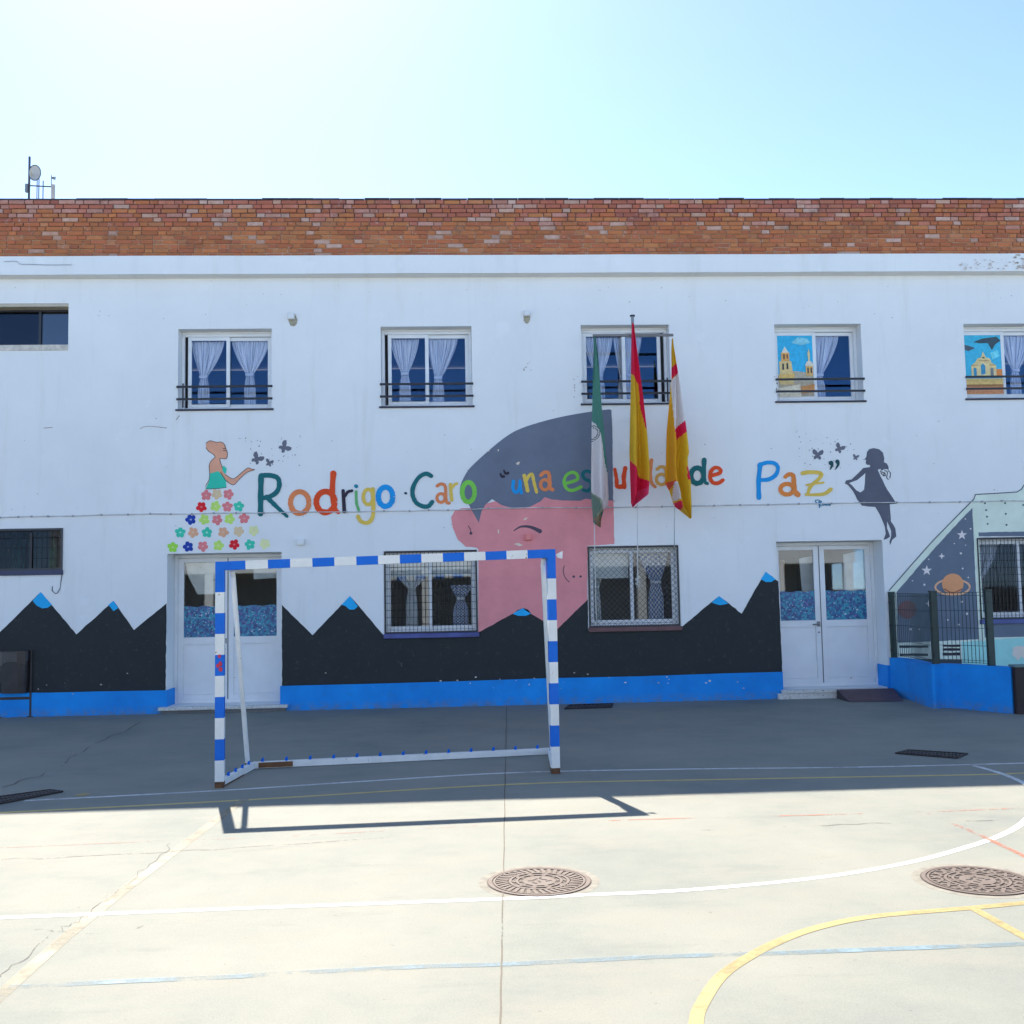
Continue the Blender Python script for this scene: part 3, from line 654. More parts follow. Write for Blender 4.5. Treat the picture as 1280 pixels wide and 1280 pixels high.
# ------------------------------------------------------------------ doors
def door(r, dep, split, fl, fr_, rail_z, handle_left):
    a, b, c, d = r; y = dep-.06
    mb = MB(); ring(mb, a+.002, b-.002, c, d-.004, y, y+.06, .055, M_ALU); dr = mb.build('door', bld, bevel=.004)
    for s, (x0, x1) in enumerate(((a+.059, split-.003), (split+.003, b-.059))):
        z0, z1 = c+.02, d-.063; st = .085
        mb = MB(); yy = y+.008
        mb.box((x0, yy, z0), (x0+st, yy+.04, z1), M_ALU); mb.box((x1-st, yy, z0), (x1, yy+.04, z1), M_ALU)
        mb.box((x0+st, yy, z0), (x1-st, yy+.04, z0+.11), M_ALU); mb.box((x0+st, yy, z1-.06), (x1-st, yy+.04, z1), M_ALU); mb.box((x0+st, yy, rail_z-.11), (x1-st, yy+.04, rail_z), M_ALU)
        mb.box((x0+st, yy+.014, z0+.11), (x1-st, yy+.03, rail_z-.11), M_ALU); lf = mb.build('door_leaf', dr, bevel=.004)
        mb = MB(); mb.box((x0+st, yy+.018, rail_z), (x1-st, yy+.024, z1-.06), M_GLASS); mb.build('pane', dr)
        mb = MB(); fh = rail_z+(z1-.06-rail_z)*.41; n = 8
        for i in range(n):
            u0, u1 = x0+st+(x1-x0-2*st)*i/n, x0+st+(x1-x0-2*st)*(i+1)/n; w0 = .012*math.sin(i*1.9+s); w1 = .012*math.sin((i+1)*1.9+s)
            mb.face([(u0, yy+.017, rail_z+.002), (u1, yy+.017, rail_z+.002), (u1, yy+.017, fh+w1), (u0, yy+.017, fh+w0)], M_FILM)
        mb.build('window_film', dr)
    for x in (a+.058, b-.058):
        for z in (c+.25, c+(d-c)*.5, d-.28):
            mb = MB(); mb.tube([(x, y-.006, z-.05), (x, y-.006, z+.05)], .011, M_ALU, 8); mb.build('hinge', dr)
    mb = MB(); mb.tube([(split-.045, y-.008, rail_z-.19), (split-.045, y+.01, rail_z-.19)], .014, M_GREY, 10); mb.build('lock', dr)
    mb = MB(); mb.box((split-.006, y+.002, c+.02), (split+.006, y+.010, d-.063), plain('door_seal', (.12, .12, .12), .8)); mb.build('seal', dr)
    mb = MB(); hz = rail_z-.06; hx = split-.045
    mb.box((hx-.025, y-.004, hz-.04), (hx+.025, y+.008, hz+.04), M_GREY); mb.tube([(hx, y-.004, hz), (hx, y-.05, hz), (hx-.11, y-.055, hz-.006)], .011, M_GREY)
    mb.build('handle', dr)
    return dr
door(D1, .45, F(285, 780, .4).x, 0, 0, F(280, 796, .4).z, True)
door(D2, .42, F(1026.5, 770, .36).x, 0, 0, F(1030, 775, .36).z, True)
# things behind the door glass; right door's panels and brown strip stand in for reflections
def hang(name, pts, y, mat, label, cat):
    P = [F(x, z, y) for x, z in pts]; mb = MB()
    mb.face([(p.x, y, p.z) for p in P], mat); mb.face([(p.x, y+.02, p.z) for p in P], mat)
    n = len(P)
    for i in range(n): p, q = P[i], P[(i+1) % n]; mb.face([(p.x, y, p.z), (q.x, y, q.z), (q.x, y+.02, q.z), (p.x, y+.02, p.z)], mat)
    return tag(mb.build(name), label, cat)
hang('paper_banner', [(231, 701), (290, 701), (290, 742), (247, 743), (236, 722)], .50, plain('spotted_paper', (.72, .68, .60), .8, 0, .1, 5, 0, (11, .62, (.35, .22, .10))), 'white stained paper hanging behind left pane of the left door', 'banner')
mb_ = hang('notice_board', [(317, 701), (350, 701), (350, 722), (317, 724)], .52, plain('pale_board', (.62, .60, .56), .8), 'pale board behind the right pane of the left door', 'notice board')
hang('reflected_panel', [(999, 698), (1022, 694), (1022, 742), (1003, 742)], .54, plain('pale_reflection', (.60, .60, .58), .8), 'pale panel standing in for a reflection in the left pane of the right door', 'panel')
hang('reflected_sheet', [(1054, 693), (1078, 688), (1080, 740), (1055, 742)], .54, plain('pale_reflection', (.60, .60, .58), .8), 'pale sheet standing in for a reflection in the right pane of the right door', 'sheet')
hang('reflected_column', [(974, 700), (981, 700), (982, 745), (976, 745)], .56, plain('brown_reflection', (.20, .10, .05), .7), 'brown strip standing in for a mirrored column in the left pane of the right door', 'post')

# steps
mb = MB(); p0, p1 = F(197, 885, -.12), F(359, 882, -.12)
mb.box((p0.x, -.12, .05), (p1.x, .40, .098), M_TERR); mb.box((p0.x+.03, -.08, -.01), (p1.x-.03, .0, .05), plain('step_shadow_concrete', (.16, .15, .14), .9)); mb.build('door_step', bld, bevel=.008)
mb = MB(); p0, p1 = F(976, 866, -.12), F(1106, 858, -.12)
mb.box((p0.x+.03, -.12, .085), (p1.x, .37, .138), M_TERR); mb.box((p0.x-.03, -.10, -.01), (F(1050, 866, -.1).x, -.031, .085), M_TERR); mb.build('door_step', bld, bevel=.008)
M_RAMP = plain('red_brown_tile', (.105, .055, .06), .6, 0, .2, 6, .3)
a, b = F(1046, 866, -.13).x, F(1117, 866, -.13).x
g0, g1 = G(1062, 878), G(1130, 877)
mb = MB(); TL, TR, BL, BR = (a, -.122, .132), (b, -.122, .132), (g0.x, g0.y, .006), (g1.x, g1.y, .006)
mb.face([TL, TR, BR, BL], M_RAMP); mb.face([TL, BL, (a, -.122, 0)], plain('ramp_side', (.06, .045, .045), .9)); mb.face([TR, BR, (b, -.122, 0)], M_RAMP); mb.face([TL, TR, (b, -.122, 0), (a, -.122, 0)], M_RAMP); mb.face([BL, BR, (b, -.122, 0), (a, -.122, 0)], M_RAMP)
tag(mb.build('ramp'), 'small red-brown tiled ramp in front of the right double door', 'ramp')

# ------------------------------------------------------------------ painted murals (thin paint films on the wall)
ER = random.Random(77)
def film(name, pts, col, layer=1, closed=None, parent=None, smooth=0, label=None, flecks=True):
    if smooth:
        Q = list(pts); Q = [Q[-1]]+Q+[Q[0], Q[1]]; full = catmull(Q, smooth); pts = full[smooth:-smooth-1] if len(full) > 2*smooth else pts
    mb = MB(); y = -.0015-.0016*layer
    Q = []
    for (ax, ay), (bx_, by_) in zip(pts, list(pts[1:])+[pts[0]]):
        nn = max(1, int(math.hypot(bx_-ax, by_-ay)/5))
        for i in range(nn):
            t = i/nn; j = .32 if i else 0; Q.append((ax+(bx_-ax)*t+ER.uniform(-j, j), ay+(by_-ay)*t+ER.uniform(-j, j)))
    pts = Q
    P = [F(x, z) for x, z in pts]; mb.face([(p.x, y, p.z) for p in P], paint(col, flecks))
    return mb.build(name, parent or wall, label=label)
DK = (27, 33, 38); SKYB = (20, 150, 222)
film('painted_mountain', [(-300, 790), (-60, 850), (0, 790), (51, 740), (95.5, 793), (142, 751), (167.5, 787.5), (208.4, 754), (207, 864), (0, 868), (-300, 876)], DK, 1, label='black painted mountains left of the left door')
film('painted_mountain', [(352.4, 756), (390.6, 794), (437.5, 745), (479.5, 794), (480, 796), (597.5, 792.5), (597.5, 790), (640.8, 767), (653.7, 760), (663.5, 767), (696.5, 786.4), (734.8, 749), (735, 788), (851, 786), (852, 784), (880, 760), (899, 745), (927, 767), (957, 714.5), (973, 727), (978, 843), (680, 851), (352.5, 860)], DK, 1, label='black painted mountains between the two doors')
for pts in ([(41, 751), (51, 740), (65, 756), (60, 759.5), (53, 760.5), (46, 757)], [(135.5, 756), (142, 751), (148, 760), (142, 764)], [(427, 756), (437.5, 745), (447.5, 758), (443, 762), (437, 762), (432, 757.5)],
            [(641, 767.5), (647, 762.5), (654, 760), (660, 762), (664, 767), (657, 769.8), (648, 769.8)], [(889, 753), (899, 745), (910.5, 754.5), (900, 756.5)], [(951, 724), (957, 714.5), (969.5, 724), (964, 727.5), (957, 727.5)]):
    film('painted_snow_cap', pts, SKYB, 2)
z6 = lambda L: [(540+x/4.2667, 500+y/4.2667) for x, y in L]
hair_low = [(966, 537), (860, 532), (820, 526), (790, 538), (700, 536), (640, 531), (600, 518), (580, 540), (520, 570), (430, 576), (370, 560), (320, 528), (285, 558), (265, 592), (250, 655)]
film('painted_face', z6([(260, 560), (200, 577), (160, 577), (122, 590), (102, 625), (110, 680), (138, 745), (180, 783), (236, 787), (247, 795), (247, 1240), (430, 1140), (485, 1110), (527, 1140), (668, 1222), (829, 1065), (829, 778), (972, 768), (968, 535), (900, 500), (500, 500)]), (226, 152, 168), 2, label='pink painted half face with a closed eye')
film('painted_hair', z6(catmull([(148, 500), (152, 455), (172, 410), (205, 360), (300, 272), (400, 192), (480, 150), (600, 112), (720, 84), (850, 62), (945, 50)], 4)+[(957, 54), (962, 200)]+hair_low+[(230, 620), (192, 550)]), (84, 98, 122), 3, label='slate painted hair of the half face')
def stroke(pts, wd, col, layer, z=None, name='painted_line', k=6, taper=0, parent=None, build=True, mb=None):
    P = catmull(pts, k) if len(pts) > 2 else pts
    own = mb is None; mb = mb or MB(); y = -.0015-.0016*layer; mt = paint(col, False); n = len(P); L, Rr = [], []
    for i, p in enumerate(P):
        q0, q1_ = P[max(i-1, 0)], P[min(i+1, n-1)]; dx, dy = q1_[0]-q0[0], q1_[1]-q0[1]; s = math.hypot(dx, dy) or 1
        t = i/(n-1); w_ = wd*(1-taper*t) if not isinstance(wd, (list, tuple)) else wd[0]+(wd[1]-wd[0])*t
        w_ *= 1+.07*math.sin(i*1.3+p[0])
        L.append((p[0]-dy/s*w_/2, p[1]+dx/s*w_/2)); Rr.append((p[0]+dy/s*w_/2, p[1]-dx/s*w_/2))
    W = lambda q, e=0: (F(*q).x, y-e, F(*q).z)
    for i in range(n-1): mb.face([W(L[i]), W(L[i+1]), W(Rr[i+1]), W(Rr[i])], mt)
    closed_ = math.hypot(P[0][0]-P[-1][0], P[0][1]-P[-1][1]) < .05
    for e_, p, a in ((.0002, P[0], L[0]), (.0005, P[-1], L[-1])) if not closed_ else ():                # round brush ends
        r_ = math.hypot(a[0]-p[0], a[1]-p[1]); mb.face([W((p[0]+r_*math.cos(t), p[1]+r_*math.sin(t)), e_) for t in [2*math.pi*j/12 for j in range(12)]], mt)
    return mb
def ringpts(cx, cy, rx, ry, a0=0, n=14): return [(cx+rx*math.cos(a0+2*math.pi*i/n), cy+ry*math.sin(a0+2*math.pi*i/n)) for i in range(n+1)]
def letter(col, T, strokes, layer=5):
    mb = MB()
    for i, (pts, wd) in enumerate(strokes):
        Q = [T(*p) for p in pts]; s = T(1, 0)[0]-T(0, 0)[0]
        wd = [v*s*1.16 for v in wd] if isinstance(wd, (list, tuple)) else wd*s*1.16
        stroke(Q, wd, col, layer+.25*i, mb=mb)
    return mb.build('painted_letter', wall)
A = lambda x, y: (300+x/4, 560+y/4)
B = lambda x, y: (540+x/4.2667, 500+y/4.2667)
C = lambda x, y: (700+x/5.818, 540+y/5.818)
D = lambda x, y: (920+x/5.818, 540+y/5.818)
TEAL = (0, 88, 100); PEACH = (238, 148, 98); ORED = (226, 78, 22); INK = (36, 30, 50); GRN = (80, 155, 100); YEL = (230, 208, 98); BLU = (0, 128, 205); LEAF = (98, 172, 70); TAN = (215, 175, 95); BRN = (200, 132, 85)
letter(TEAL, A, [([(106, 140), (104, 230), (103, 328)], 24), ([(106, 138), (150, 137), (188, 150), (197, 185), (184, 220), (150, 243), (118, 250)], 21), ([(135, 246), (190, 300), (236, 342)], (22, 13))])
letter(PEACH, A, [(ringpts(299, 273, 46, 54), 22)])
letter(ORED, A, [(ringpts(428, 270, 46, 52), 25), ([(467, 128), (462, 230), (474, 300), (492, 322)], (26, 16))])
letter(INK, A, [([(516, 214), (522, 318)], (14, 18)), ([(524, 242), (540, 220), (560, 214)], 13)])
letter(GRN, A, [([(581, 218), (583, 275), (594, 310)], 12)]); letter((20, 110, 140), A, [([(579, 190), (582, 192)], 16)])
letter(YEL, A, [(ringpts(641, 245, 24, 38), 15), ([(664, 206), (667, 320), (655, 362), (630, 375), (602, 364), (590, 342)], 17)])
letter(BLU, A, [(ringpts(728, 244, 36, 48), 23)])
letter((20, 60, 70), A, [([(826, 226), (831, 227)], 10)])
letter(TEAL, A, [([(956, 140), (930, 129), (895, 147), (868, 190), (863, 232), (880, 272), (912, 291), (942, 291), (961, 270)], 19)])
letter(PEACH, A, [([(986, 190), (1006, 180), (1026, 192), (1029, 240), (1033, 270), (1046, 276)], 14), (ringpts(1005, 250, 20, 22), 13)])
letter(YEL, A, [([(1052, 182), (1055, 225), (1059, 260)], 15), ([(1059, 200), (1072, 184), (1084, 178)], 12)])
letter(LEAF, A, [(ringpts(1142, 221, 31, 49), 20)])
letter(INK, B, [([(365, 394), (372, 408), (383, 408)], (9, 14))]); letter(INK, B, [([(384, 378), (392, 392), (405, 390)], (9, 14))])
letter(BLU, B, [([(434, 434), (431, 468), (444, 492), (462, 482), (470, 445)], 15), ([(469, 432), (471, 470), (477, 496)], 14)])
letter(YEL, B, [([(492, 404), (502, 445), (510, 484)], 17), ([(503, 430), (518, 404), (534, 398), (544, 440), (558, 492)], 15)])
letter(PEACH, B, [([(580, 402), (600, 386), (622, 392), (628, 440), (630, 470), (643, 478)], 17), (ringpts(602, 452, 23, 27), 15)])
letter(LEAF, B, [([(718, 444), (772, 426), (772, 398), (748, 386), (716, 402), (704, 440), (720, 474), (752, 482), (794, 464)], 15)])
letter(TEAL, B, [([(848, 386), (822, 379), (803, 396), (815, 421), (843, 435), (850, 462), (832, 484), (806, 480)], 16)])
letter(ORED, C, [([(398, 272), (410, 340), (414, 392), (440, 398), (462, 392)], (20, 32)), ([(474, 264), (463, 330), (468, 402)], 27)])
letter(ORED, C, [(ringpts(560, 330, 35, 50), 22)])
letter(BRN, C, [([(664, 206), (656, 290), (664, 365), (692, 400)], (25, 18))])
letter(TAN, C, [([(704, 272), (735, 252), (766, 268), (774, 330), (786, 382)], 20), (ringpts(738, 345, 38, 38), 20)])
letter(TEAL, C, [(ringpts(998, 318, 46, 56), 32), ([(1048, 204), (1046, 300), (1054, 362), (1072, 376)], (30, 18))])
letter(ORED, C, [([(1096, 318), (1162, 298), (1160, 268), (1126, 260), (1096, 290), (1092, 334), (1112, 368), (1150, 372), (1184, 350)], 24)])
letter(BLU, D, [([(176, 238), (164, 350), (166, 478)], 29), ([(168, 242), (220, 224), (278, 228), (304, 262), (288, 312), (240, 344), (186, 350)], 25)])
letter(PEACH[:2]+(70,), D, [([(358, 326), (384, 308), (414, 318), (420, 370), (426, 430), (450, 456)], (24, 34)), (ringpts(370, 416, 48, 38), 27)])
letter(YEL, D, [([(482, 300), (540, 292), (618, 302), (600, 342), (545, 392), (520, 448)], (26, 20)), ([(505, 456), (570, 456), (640, 450), (688, 418)], (14, 26)), ([(512, 386), (570, 376), (634, 368)], 13)])
letter((15, 62, 72), D, [([(690, 226), (698, 242), (684, 272)], (28, 6))]); letter((15, 62, 72), D, [([(736, 216), (742, 236), (724, 268)], (28, 6))])
letter((30, 105, 150), D, [([(596, 494), (575, 500), (588, 520), (602, 514)], 6), ([(603, 498), (606, 550)], 7), ([(604, 500), (620, 506), (606, 522), (618, 540)], 6), (ringpts(632, 526, 6, 8), 5), ([(644, 518), (646, 534), (654, 520), (657, 534)], 5), ([(662, 534), (668, 516), (674, 534)], 5), ([(676, 518), (684, 520), (678, 528), (684, 536)], 5)])
# face details
for pts, wd in (([(437, 697), (470, 677), (510, 675), (545, 685), (575, 700)], (5, 22)), ([(705, 885), (700, 915), (712, 950), (732, 970)], 4), ([(193, 672), (205, 690), (207, 706)], 4)):
    stroke([B(*p) for p in pts], [v/4.267 for v in wd] if isinstance(wd, tuple) else wd/4.267, (62, 58, 78), 4).build('painted_line', wall)
for x, y, r_ in ((207, 711, 8), (755, 942, 6), (792, 941, 6)): stroke([B(x, y), B(x+1, y)], 2*r_/4.267, (62, 58, 78), 4.3).build('painted_dot', wall)
for pts in ([(484, 640), (500, 628), (512, 628), (500, 640)], [(436, 768), (460, 762), (486, 775), (466, 780)], [(350, 692), (357, 690), (358, 712), (352, 712)], [(446, 342), (458, 330), (470, 330), (462, 346)], [(300, 268), (306, 268), (306, 275), (300, 275)], [(350, 264), (357, 264), (356, 273), (350, 273)]):
    film('paint_chip', z6(pts), (225, 222, 218), 4.6)
# left lady
E4 = lambda L: [(180+x/5.333, 540+y/5.333) for x, y in L]
lady = film('painted_lady', E4([(414, 75), (440, 58), (480, 68), (520, 68), (540, 90), (548, 118), (556, 138), (550, 178), (510, 176), (508, 195), (524, 240), (545, 285), (575, 305), (598, 312), (630, 290), (690, 240), (704, 236), (712, 246), (740, 250), (722, 258), (690, 268), (640, 310), (605, 350), (580, 348), (545, 322), (548, 370), (412, 380), (435, 320), (438, 270), (434, 225), (450, 190), (475, 168), (462, 148), (430, 128), (414, 105)]), (196, 150, 132), 1, label='painted lady with turquoise top blowing butterflies', flecks=False)
film('painted_top', E4([(438, 278), (495, 260), (530, 300), (546, 322), (550, 370), (412, 380), (434, 330)]), (38, 172, 158), 2)
film('painted_top', E4([(520, 232), (535, 226), (552, 245), (548, 272), (538, 280), (524, 258)]), (38, 172, 158), 2)
out = [(414, 75), (440, 58), (480, 68), (520, 68), (540, 90), (548, 118), (556, 138), (550, 178), (510, 176), (508, 195), (524, 240)]
stroke([E4([p])[0] for p in out], .7, (60, 50, 50), 3, k=3).build('painted_outline', wall)
stroke(E4([(512, 270), (545, 322), (580, 348), (605, 350), (640, 310), (690, 268), (722, 258), (740, 250), (712, 246), (690, 240), (630, 290), (598, 312), (575, 305), (545, 285)]), .7, (60, 50, 50), 3, k=2).build('painted_outline', wall)
stroke(E4([(414, 105), (430, 128), (462, 148), (475, 168), (450, 190), (434, 225), (438, 270), (435, 320), (412, 380), (550, 370)]), .7, (60, 50, 50), 3, k=2).build('painted_outline', wall)
stroke(E4([(528, 112), (545, 108)]), .8, (50, 40, 50), 3).build('painted_outline', wall); stroke(E4([(530, 124), (546, 126)]), .8, (50, 40, 50), 3).build('painted_outline', wall)
PK = (222, 132, 146); CRM = (222, 208, 178); RED = (205, 20, 42); LG = (160, 205, 105); TQ = (45, 172, 155); NB = (10, 50, 150); PE = (222, 178, 152); PG = (205, 222, 175); GR = (130, 195, 70)
fl = [(415, 422, PK), (486, 415, CRM), (563, 415, PK), (383, 500, RED), (477, 495, LG), (556, 498, PK), (632, 496, TQ), (312, 584, NB), (402, 584, LG), (488, 586, PK), (571, 580, LG), (668, 576, PK), (242, 670, TQ), (328, 670, PE), (420, 670, TQ), (529, 668, PE), (631, 662, CRM), (732, 658, PG), (192, 768, GR), (295, 765, NB), (393, 762, PK), (497, 757, LG), (602, 750, RED), (706, 750, TQ), (806, 746, PG)]
random.seed(21)
for x, y, c in fl:
    a0 = random.uniform(0, 6); n = 60; pts = []
    for i in range(n):
        t = 2*math.pi*i/n; rr = 21+15*abs(math.cos(2.5*(t-a0)))**.55; rr *= 1+.05*math.sin(3*t+x); pts.append((x+rr*math.cos(t), y+rr*math.sin(t)))
    f_ = film('painted_flower', E4(pts), c, 1, flecks=False)
    stroke(E4([(x-2, y), (x+2, y)]), 2.2, tuple(min(240, int(v*.5+115)) for v in c), 2).build('painted_flower_centre', wall)
# butterflies and specks
GY = (84, 92, 112)
def bfly(cx, cy, s, a):
    base = [(0, -8), (5, -15), (15, -21), (20, -14), (17, -4), (7, 1), (13, 6), (12, 14), (6, 15), (2, 9), (0, 13), (-2, 9), (-6, 15), (-12, 14), (-13, 6), (-7, 1), (-17, -4), (-20, -14), (-15, -21), (-5, -15)]
    film('painted_butterfly', [(cx+s*(x*math.cos(a)-y*math.sin(a)), cy+s*(x*math.sin(a)+y*math.cos(a))) for x, y in base], GY, 1, flecks=False)
bfly(321, 574, .38, .6); bfly(336.5, 579, .25, .3); bfly(355, 559.5, .38, .95); bfly(1022, 569, .36, .1); bfly(1049, 561, .32, .5); bfly(1069.5, 572, .2, .2)
random.seed(31)
def specks(x0, x1, y0, y1, n):
    mb = MB()
    for _ in range(n):
        x, y, r_ = random.uniform(x0, x1), random.uniform(y0, y1), random.uniform(.35, .8)
        P = [F(x+r_*math.cos(t), y+r_*math.sin(t)) for t in (0, 1, 2.1, 3.1, 4.2, 5.2)]; mb.face([(p.x, -.0035, p.z) for p in P], paint(GY, False))
    mb.build('painted_speckle', wall, kind='stuff')
specks(298, 376, 544, 582, 34); specks(995, 1085, 540, 590, 42)
# girl silhouette
girl = [(937, 196), (948, 178), (952, 145), (970, 124), (1000, 117), (1040, 125), (1068, 150), (1078, 190), (1076, 220), (1095, 228), (1108, 250), (1110, 275), (1092, 270), (1075, 272), (1060, 282), (1048, 268), (1030, 275), (1050, 320), (1100, 420), (1168, 520), (1118, 526), (1122, 590), (1126, 650), (1158, 700), (1165, 760), (1135, 785), (1122, 822), (1115, 800), (1128, 758), (1128, 720), (1098, 650), (1098, 700), (1120, 760), (1100, 775), (1072, 785), (1088, 740), (1082, 690), (1045, 600), (1012, 545), (960, 542), (915, 535), (880, 490), (850, 430), (812, 385), (790, 374), (800, 352), (840, 345), (890, 298), (925, 262), (975, 255), (974, 240), (950, 238), (942, 222), (946, 208)]
film('painted_girl', [D(*p) for p in girl], (72, 80, 100), 1, label='dark grey painted silhouette of a girl holding out her skirt')
film('painted_gap', [D(*p) for p in [(940, 300), (936, 370), (930, 420), (905, 440), (875, 425), (840, 385), (822, 372), (880, 350)]], (196, 208, 226), 2).data.materials[0] = M_WALL
for pts in ([(1050, 282), (1062, 310), (1085, 318), (1080, 295)], [(1080, 280), (1100, 292), (1095, 330), (1108, 345)], [(1105, 280), (1122, 300), (1118, 335)], [(1060, 290), (1075, 300), (1070, 320)]):
    stroke([D(*p) for p in pts], 1.0, (40, 45, 60), 2).build('painted_outline', wall)
# rocket mural on the right
HG = (176, 198, 200); NV = (80, 97, 120)
film('painted_rocket', [(1112, 738), (1165, 678), (1217, 625), (1221, 619), (1271, 616), (1280, 607), (1310, 588), (1420, 588), (1420, 669), (1221.3, 669.5), (1225, 776), (1420, 770), (1420, 850), (1112, 850)], HG, 1, label='pale green painted rocket with night sky and ringed planet')
film('painted_night_sky', [(1120.5, 740), (1170, 683), (1215.3, 634.5), (1219, 720), (1223, 799), (1122, 803.5)], NV, 2)
film('painted_night_sky', [(1221.5, 665.5), (1420, 662), (1420, 669.5), (1221.6, 670.5)], NV, 2); film('painted_night_sky', [(1228, 779), (1420, 773), (1420, 792), (1230, 797)], NV, 2)
stroke([(1111.5, 738), (1165, 677), (1217, 624), (1221, 618), (1271, 615), (1280, 606), (1312, 586)], 1.3, (70, 85, 100), 3, k=2).build('painted_outline', wall)
stroke([(1219, 633), (1224, 720), (1229, 800)], 4, (185, 212, 210), 3).build('painted_hull_edge', wall)
S8 = lambda x, y: (1080+x/6.4, 580+y/6.4)
stroke([S8(*p) for p in ringpts(707, 985, 138, 62, .2)], 2.4, (200, 165, 140), 4).build('painted_planet_ring', wall)
film('painted_planet', [S8(*p) for p in ringpts(708, 960, 86, 84)[:-1]], (190, 140, 105), 5, smooth=3); stroke([S8(640, 1000), S8(708, 1030), S8(780, 1000)], 1.6, (130, 85, 70), 6).build('painted_line', wall)
film('painted_planet', [S8(*p) for p in ringpts(345, 1165, 75, 72)[:-1]], (98, 72, 80), 5, smooth=3)
def star(x, y, r_, n=5):
    p = [S8(x+(r_ if i % 2 == 0 else r_*.4)*math.sin(i*math.pi/n), y-(r_ if i % 2 == 0 else r_*.4)*math.cos(i*math.pi/n)) for i in range(2*n)]; film('painted_star', p, (205, 210, 225), 4, flecks=False)
star(782, 568, 42); star(500, 852, 44); star(620, 737, 26, 4); star(515, 1116, 26, 4)
for x, y, r_ in ((772, 715, 8), (515, 763, 6), (787, 836, 7), (480, 966, 8), (832, 908, 6), (386, 934, 5), (808, 440, 5), (850, 518, 6), (780, 1102, 8), (820, 1198, 10), (720, 637, 5), (810, 650, 4), (668, 1247, 6), (756, 1285, 8), (372, 1322, 9), (440, 1322, 6)):
    stroke([S8(x, y), S8(x+1, y)], 2*r_/6.4, (205, 212, 225), 4).build('painted_star', wall)
for x, y in ((965, 314), (975, 369), (982, 422), (988, 479), (1126, 313), (1132, 399), (1138, 487), (1272, 328)): stroke([S8(x, y), S8(x+1, y)], 2.4, (70, 95, 105), 3).build('painted_rivet', wall)
S7 = lambda x, y: (1080+x/6.4, 700+y/6.4)
for a_, b_, c_, d_ in ((280, 683, 512, 702), (285, 748, 512, 768), (628, 676, 770, 694), (628, 706, 770, 726), (628, 740, 770, 764)): film('painted_slot', [S7(a_, b_), S7(c_, b_), S7(c_, d_), S7(a_, d_)], (40, 38, 52), 3)
for i in range(6): x_, y_ = 995, 672+i*30; film('painted_block', [S7(x_-9, y_-9), S7(x_+9, y_-9), S7(x_+9, y_+9), S7(x_-9, y_+9)], (38, 40, 48), 3)
film('painted_panel', [S7(780, 655), S7(1280, 620), S7(1400, 615), S7(1400, 850), S7(790, 850)], (130, 190, 200), 2.2)
film('painted_animal', [S7(*p) for p in ((1190, 700), (1230, 685), (1280, 690), (1330, 700), (1340, 780), (1280, 800), (1260, 770), (1230, 810), (1210, 780), (1185, 760))], (225, 228, 232), 3)
film('painted_panel', [S7(280, 790), S7(780, 795), S7(782, 850), S7(640, 846)], (48, 60, 75), 3)
# wall damage
random.seed(41)
def crack(pts, wd=.5, col=(118, 116, 118), Y=0, a=.8):
    P = wob(pts, 5, a); mb = MB(); mt = paint(col, False)
    for p, q in zip(P, P[1:]):
        dx, dy = q[0]-p[0], q[1]-p[1]; s = math.hypot(dx, dy) or 1; n_ = (-dy/s*wd/2*random.uniform(.5, 1.3), dx/s*wd/2)
        Q = [F(p[0]+n_[0], p[1]+n_[1], Y-.008), F(q[0]+n_[0], q[1]+n_[1], Y-.008), F(q[0]-n_[0], q[1]-n_[1], Y-.008), F(p[0]-n_[0], p[1]-n_[1], Y-.008)]
        mb.face([tuple(v) for v in Q], mt)
    mb.build('crack', bld)
crack([(5, 327), (20, 326.5), (26, 330), (48, 330.5), (60, 331), (90, 331)], .6, (105, 118, 140), -.208, .5)
crack([(10, 686), (12, 690)], .5); crack([(55, 535), (66, 534)], .8); crack([(174, 536), (185, 533), (208, 535)], .6); crack([(200, 534), (208, 535)], .5); crack([(220, 525), (224, 519)], .8)
crack([(77, 716), (75, 735), (70, 742), (65, 738), (66, 733)], 1.0, (60, 66, 84), 0, .4)
def chips(x0, x1, y0, y1, n, smin, smax, col, Y=0):
    mb = MB()
    for _ in range(n):
        x, y = random.uniform(x0, x1), random.uniform(y0, y1); s = random.uniform(smin, smax)
        P = [F(x+s*random.uniform(.6, 1.4)*math.cos(t), y+s*random.uniform(.3, .9)*math.sin(t), Y-.004) for t in (0, .9, 1.8, 2.7, 3.6, 4.5, 5.4)]; mb.face([tuple(p) for p in P], paint(col, False))
    mb.build('plaster_chip', bld, kind='stuff')
chips(1200, 1280, 324, 337, 40, .5, 1.7, (158, 160, 166), -.21); chips(1262, 1282, 318, 335, 20, .6, 2.2, (150, 150, 152), -.21)
chips(0, 1280, 350, 400, 34, .4, .9, (125, 122, 118)); chips(0, 1280, 510, 690, 52, .4, .9, (120, 120, 122))
chips(968, 974, 470, 492, 8, .5, 1.2, (90, 88, 88)); chips(716, 724, 468, 500, 8, .5, 1.1, (90, 88, 88)); chips(654, 664, 452, 470, 8, .4, 1.0, (90, 90, 92))
chips(0, 1100, 840, 868, 22, .5, 1.4, (150, 150, 150), -.028); chips(480, 960, 846, 856, 16, .6, 1.6, (200, 205, 210), -.03)

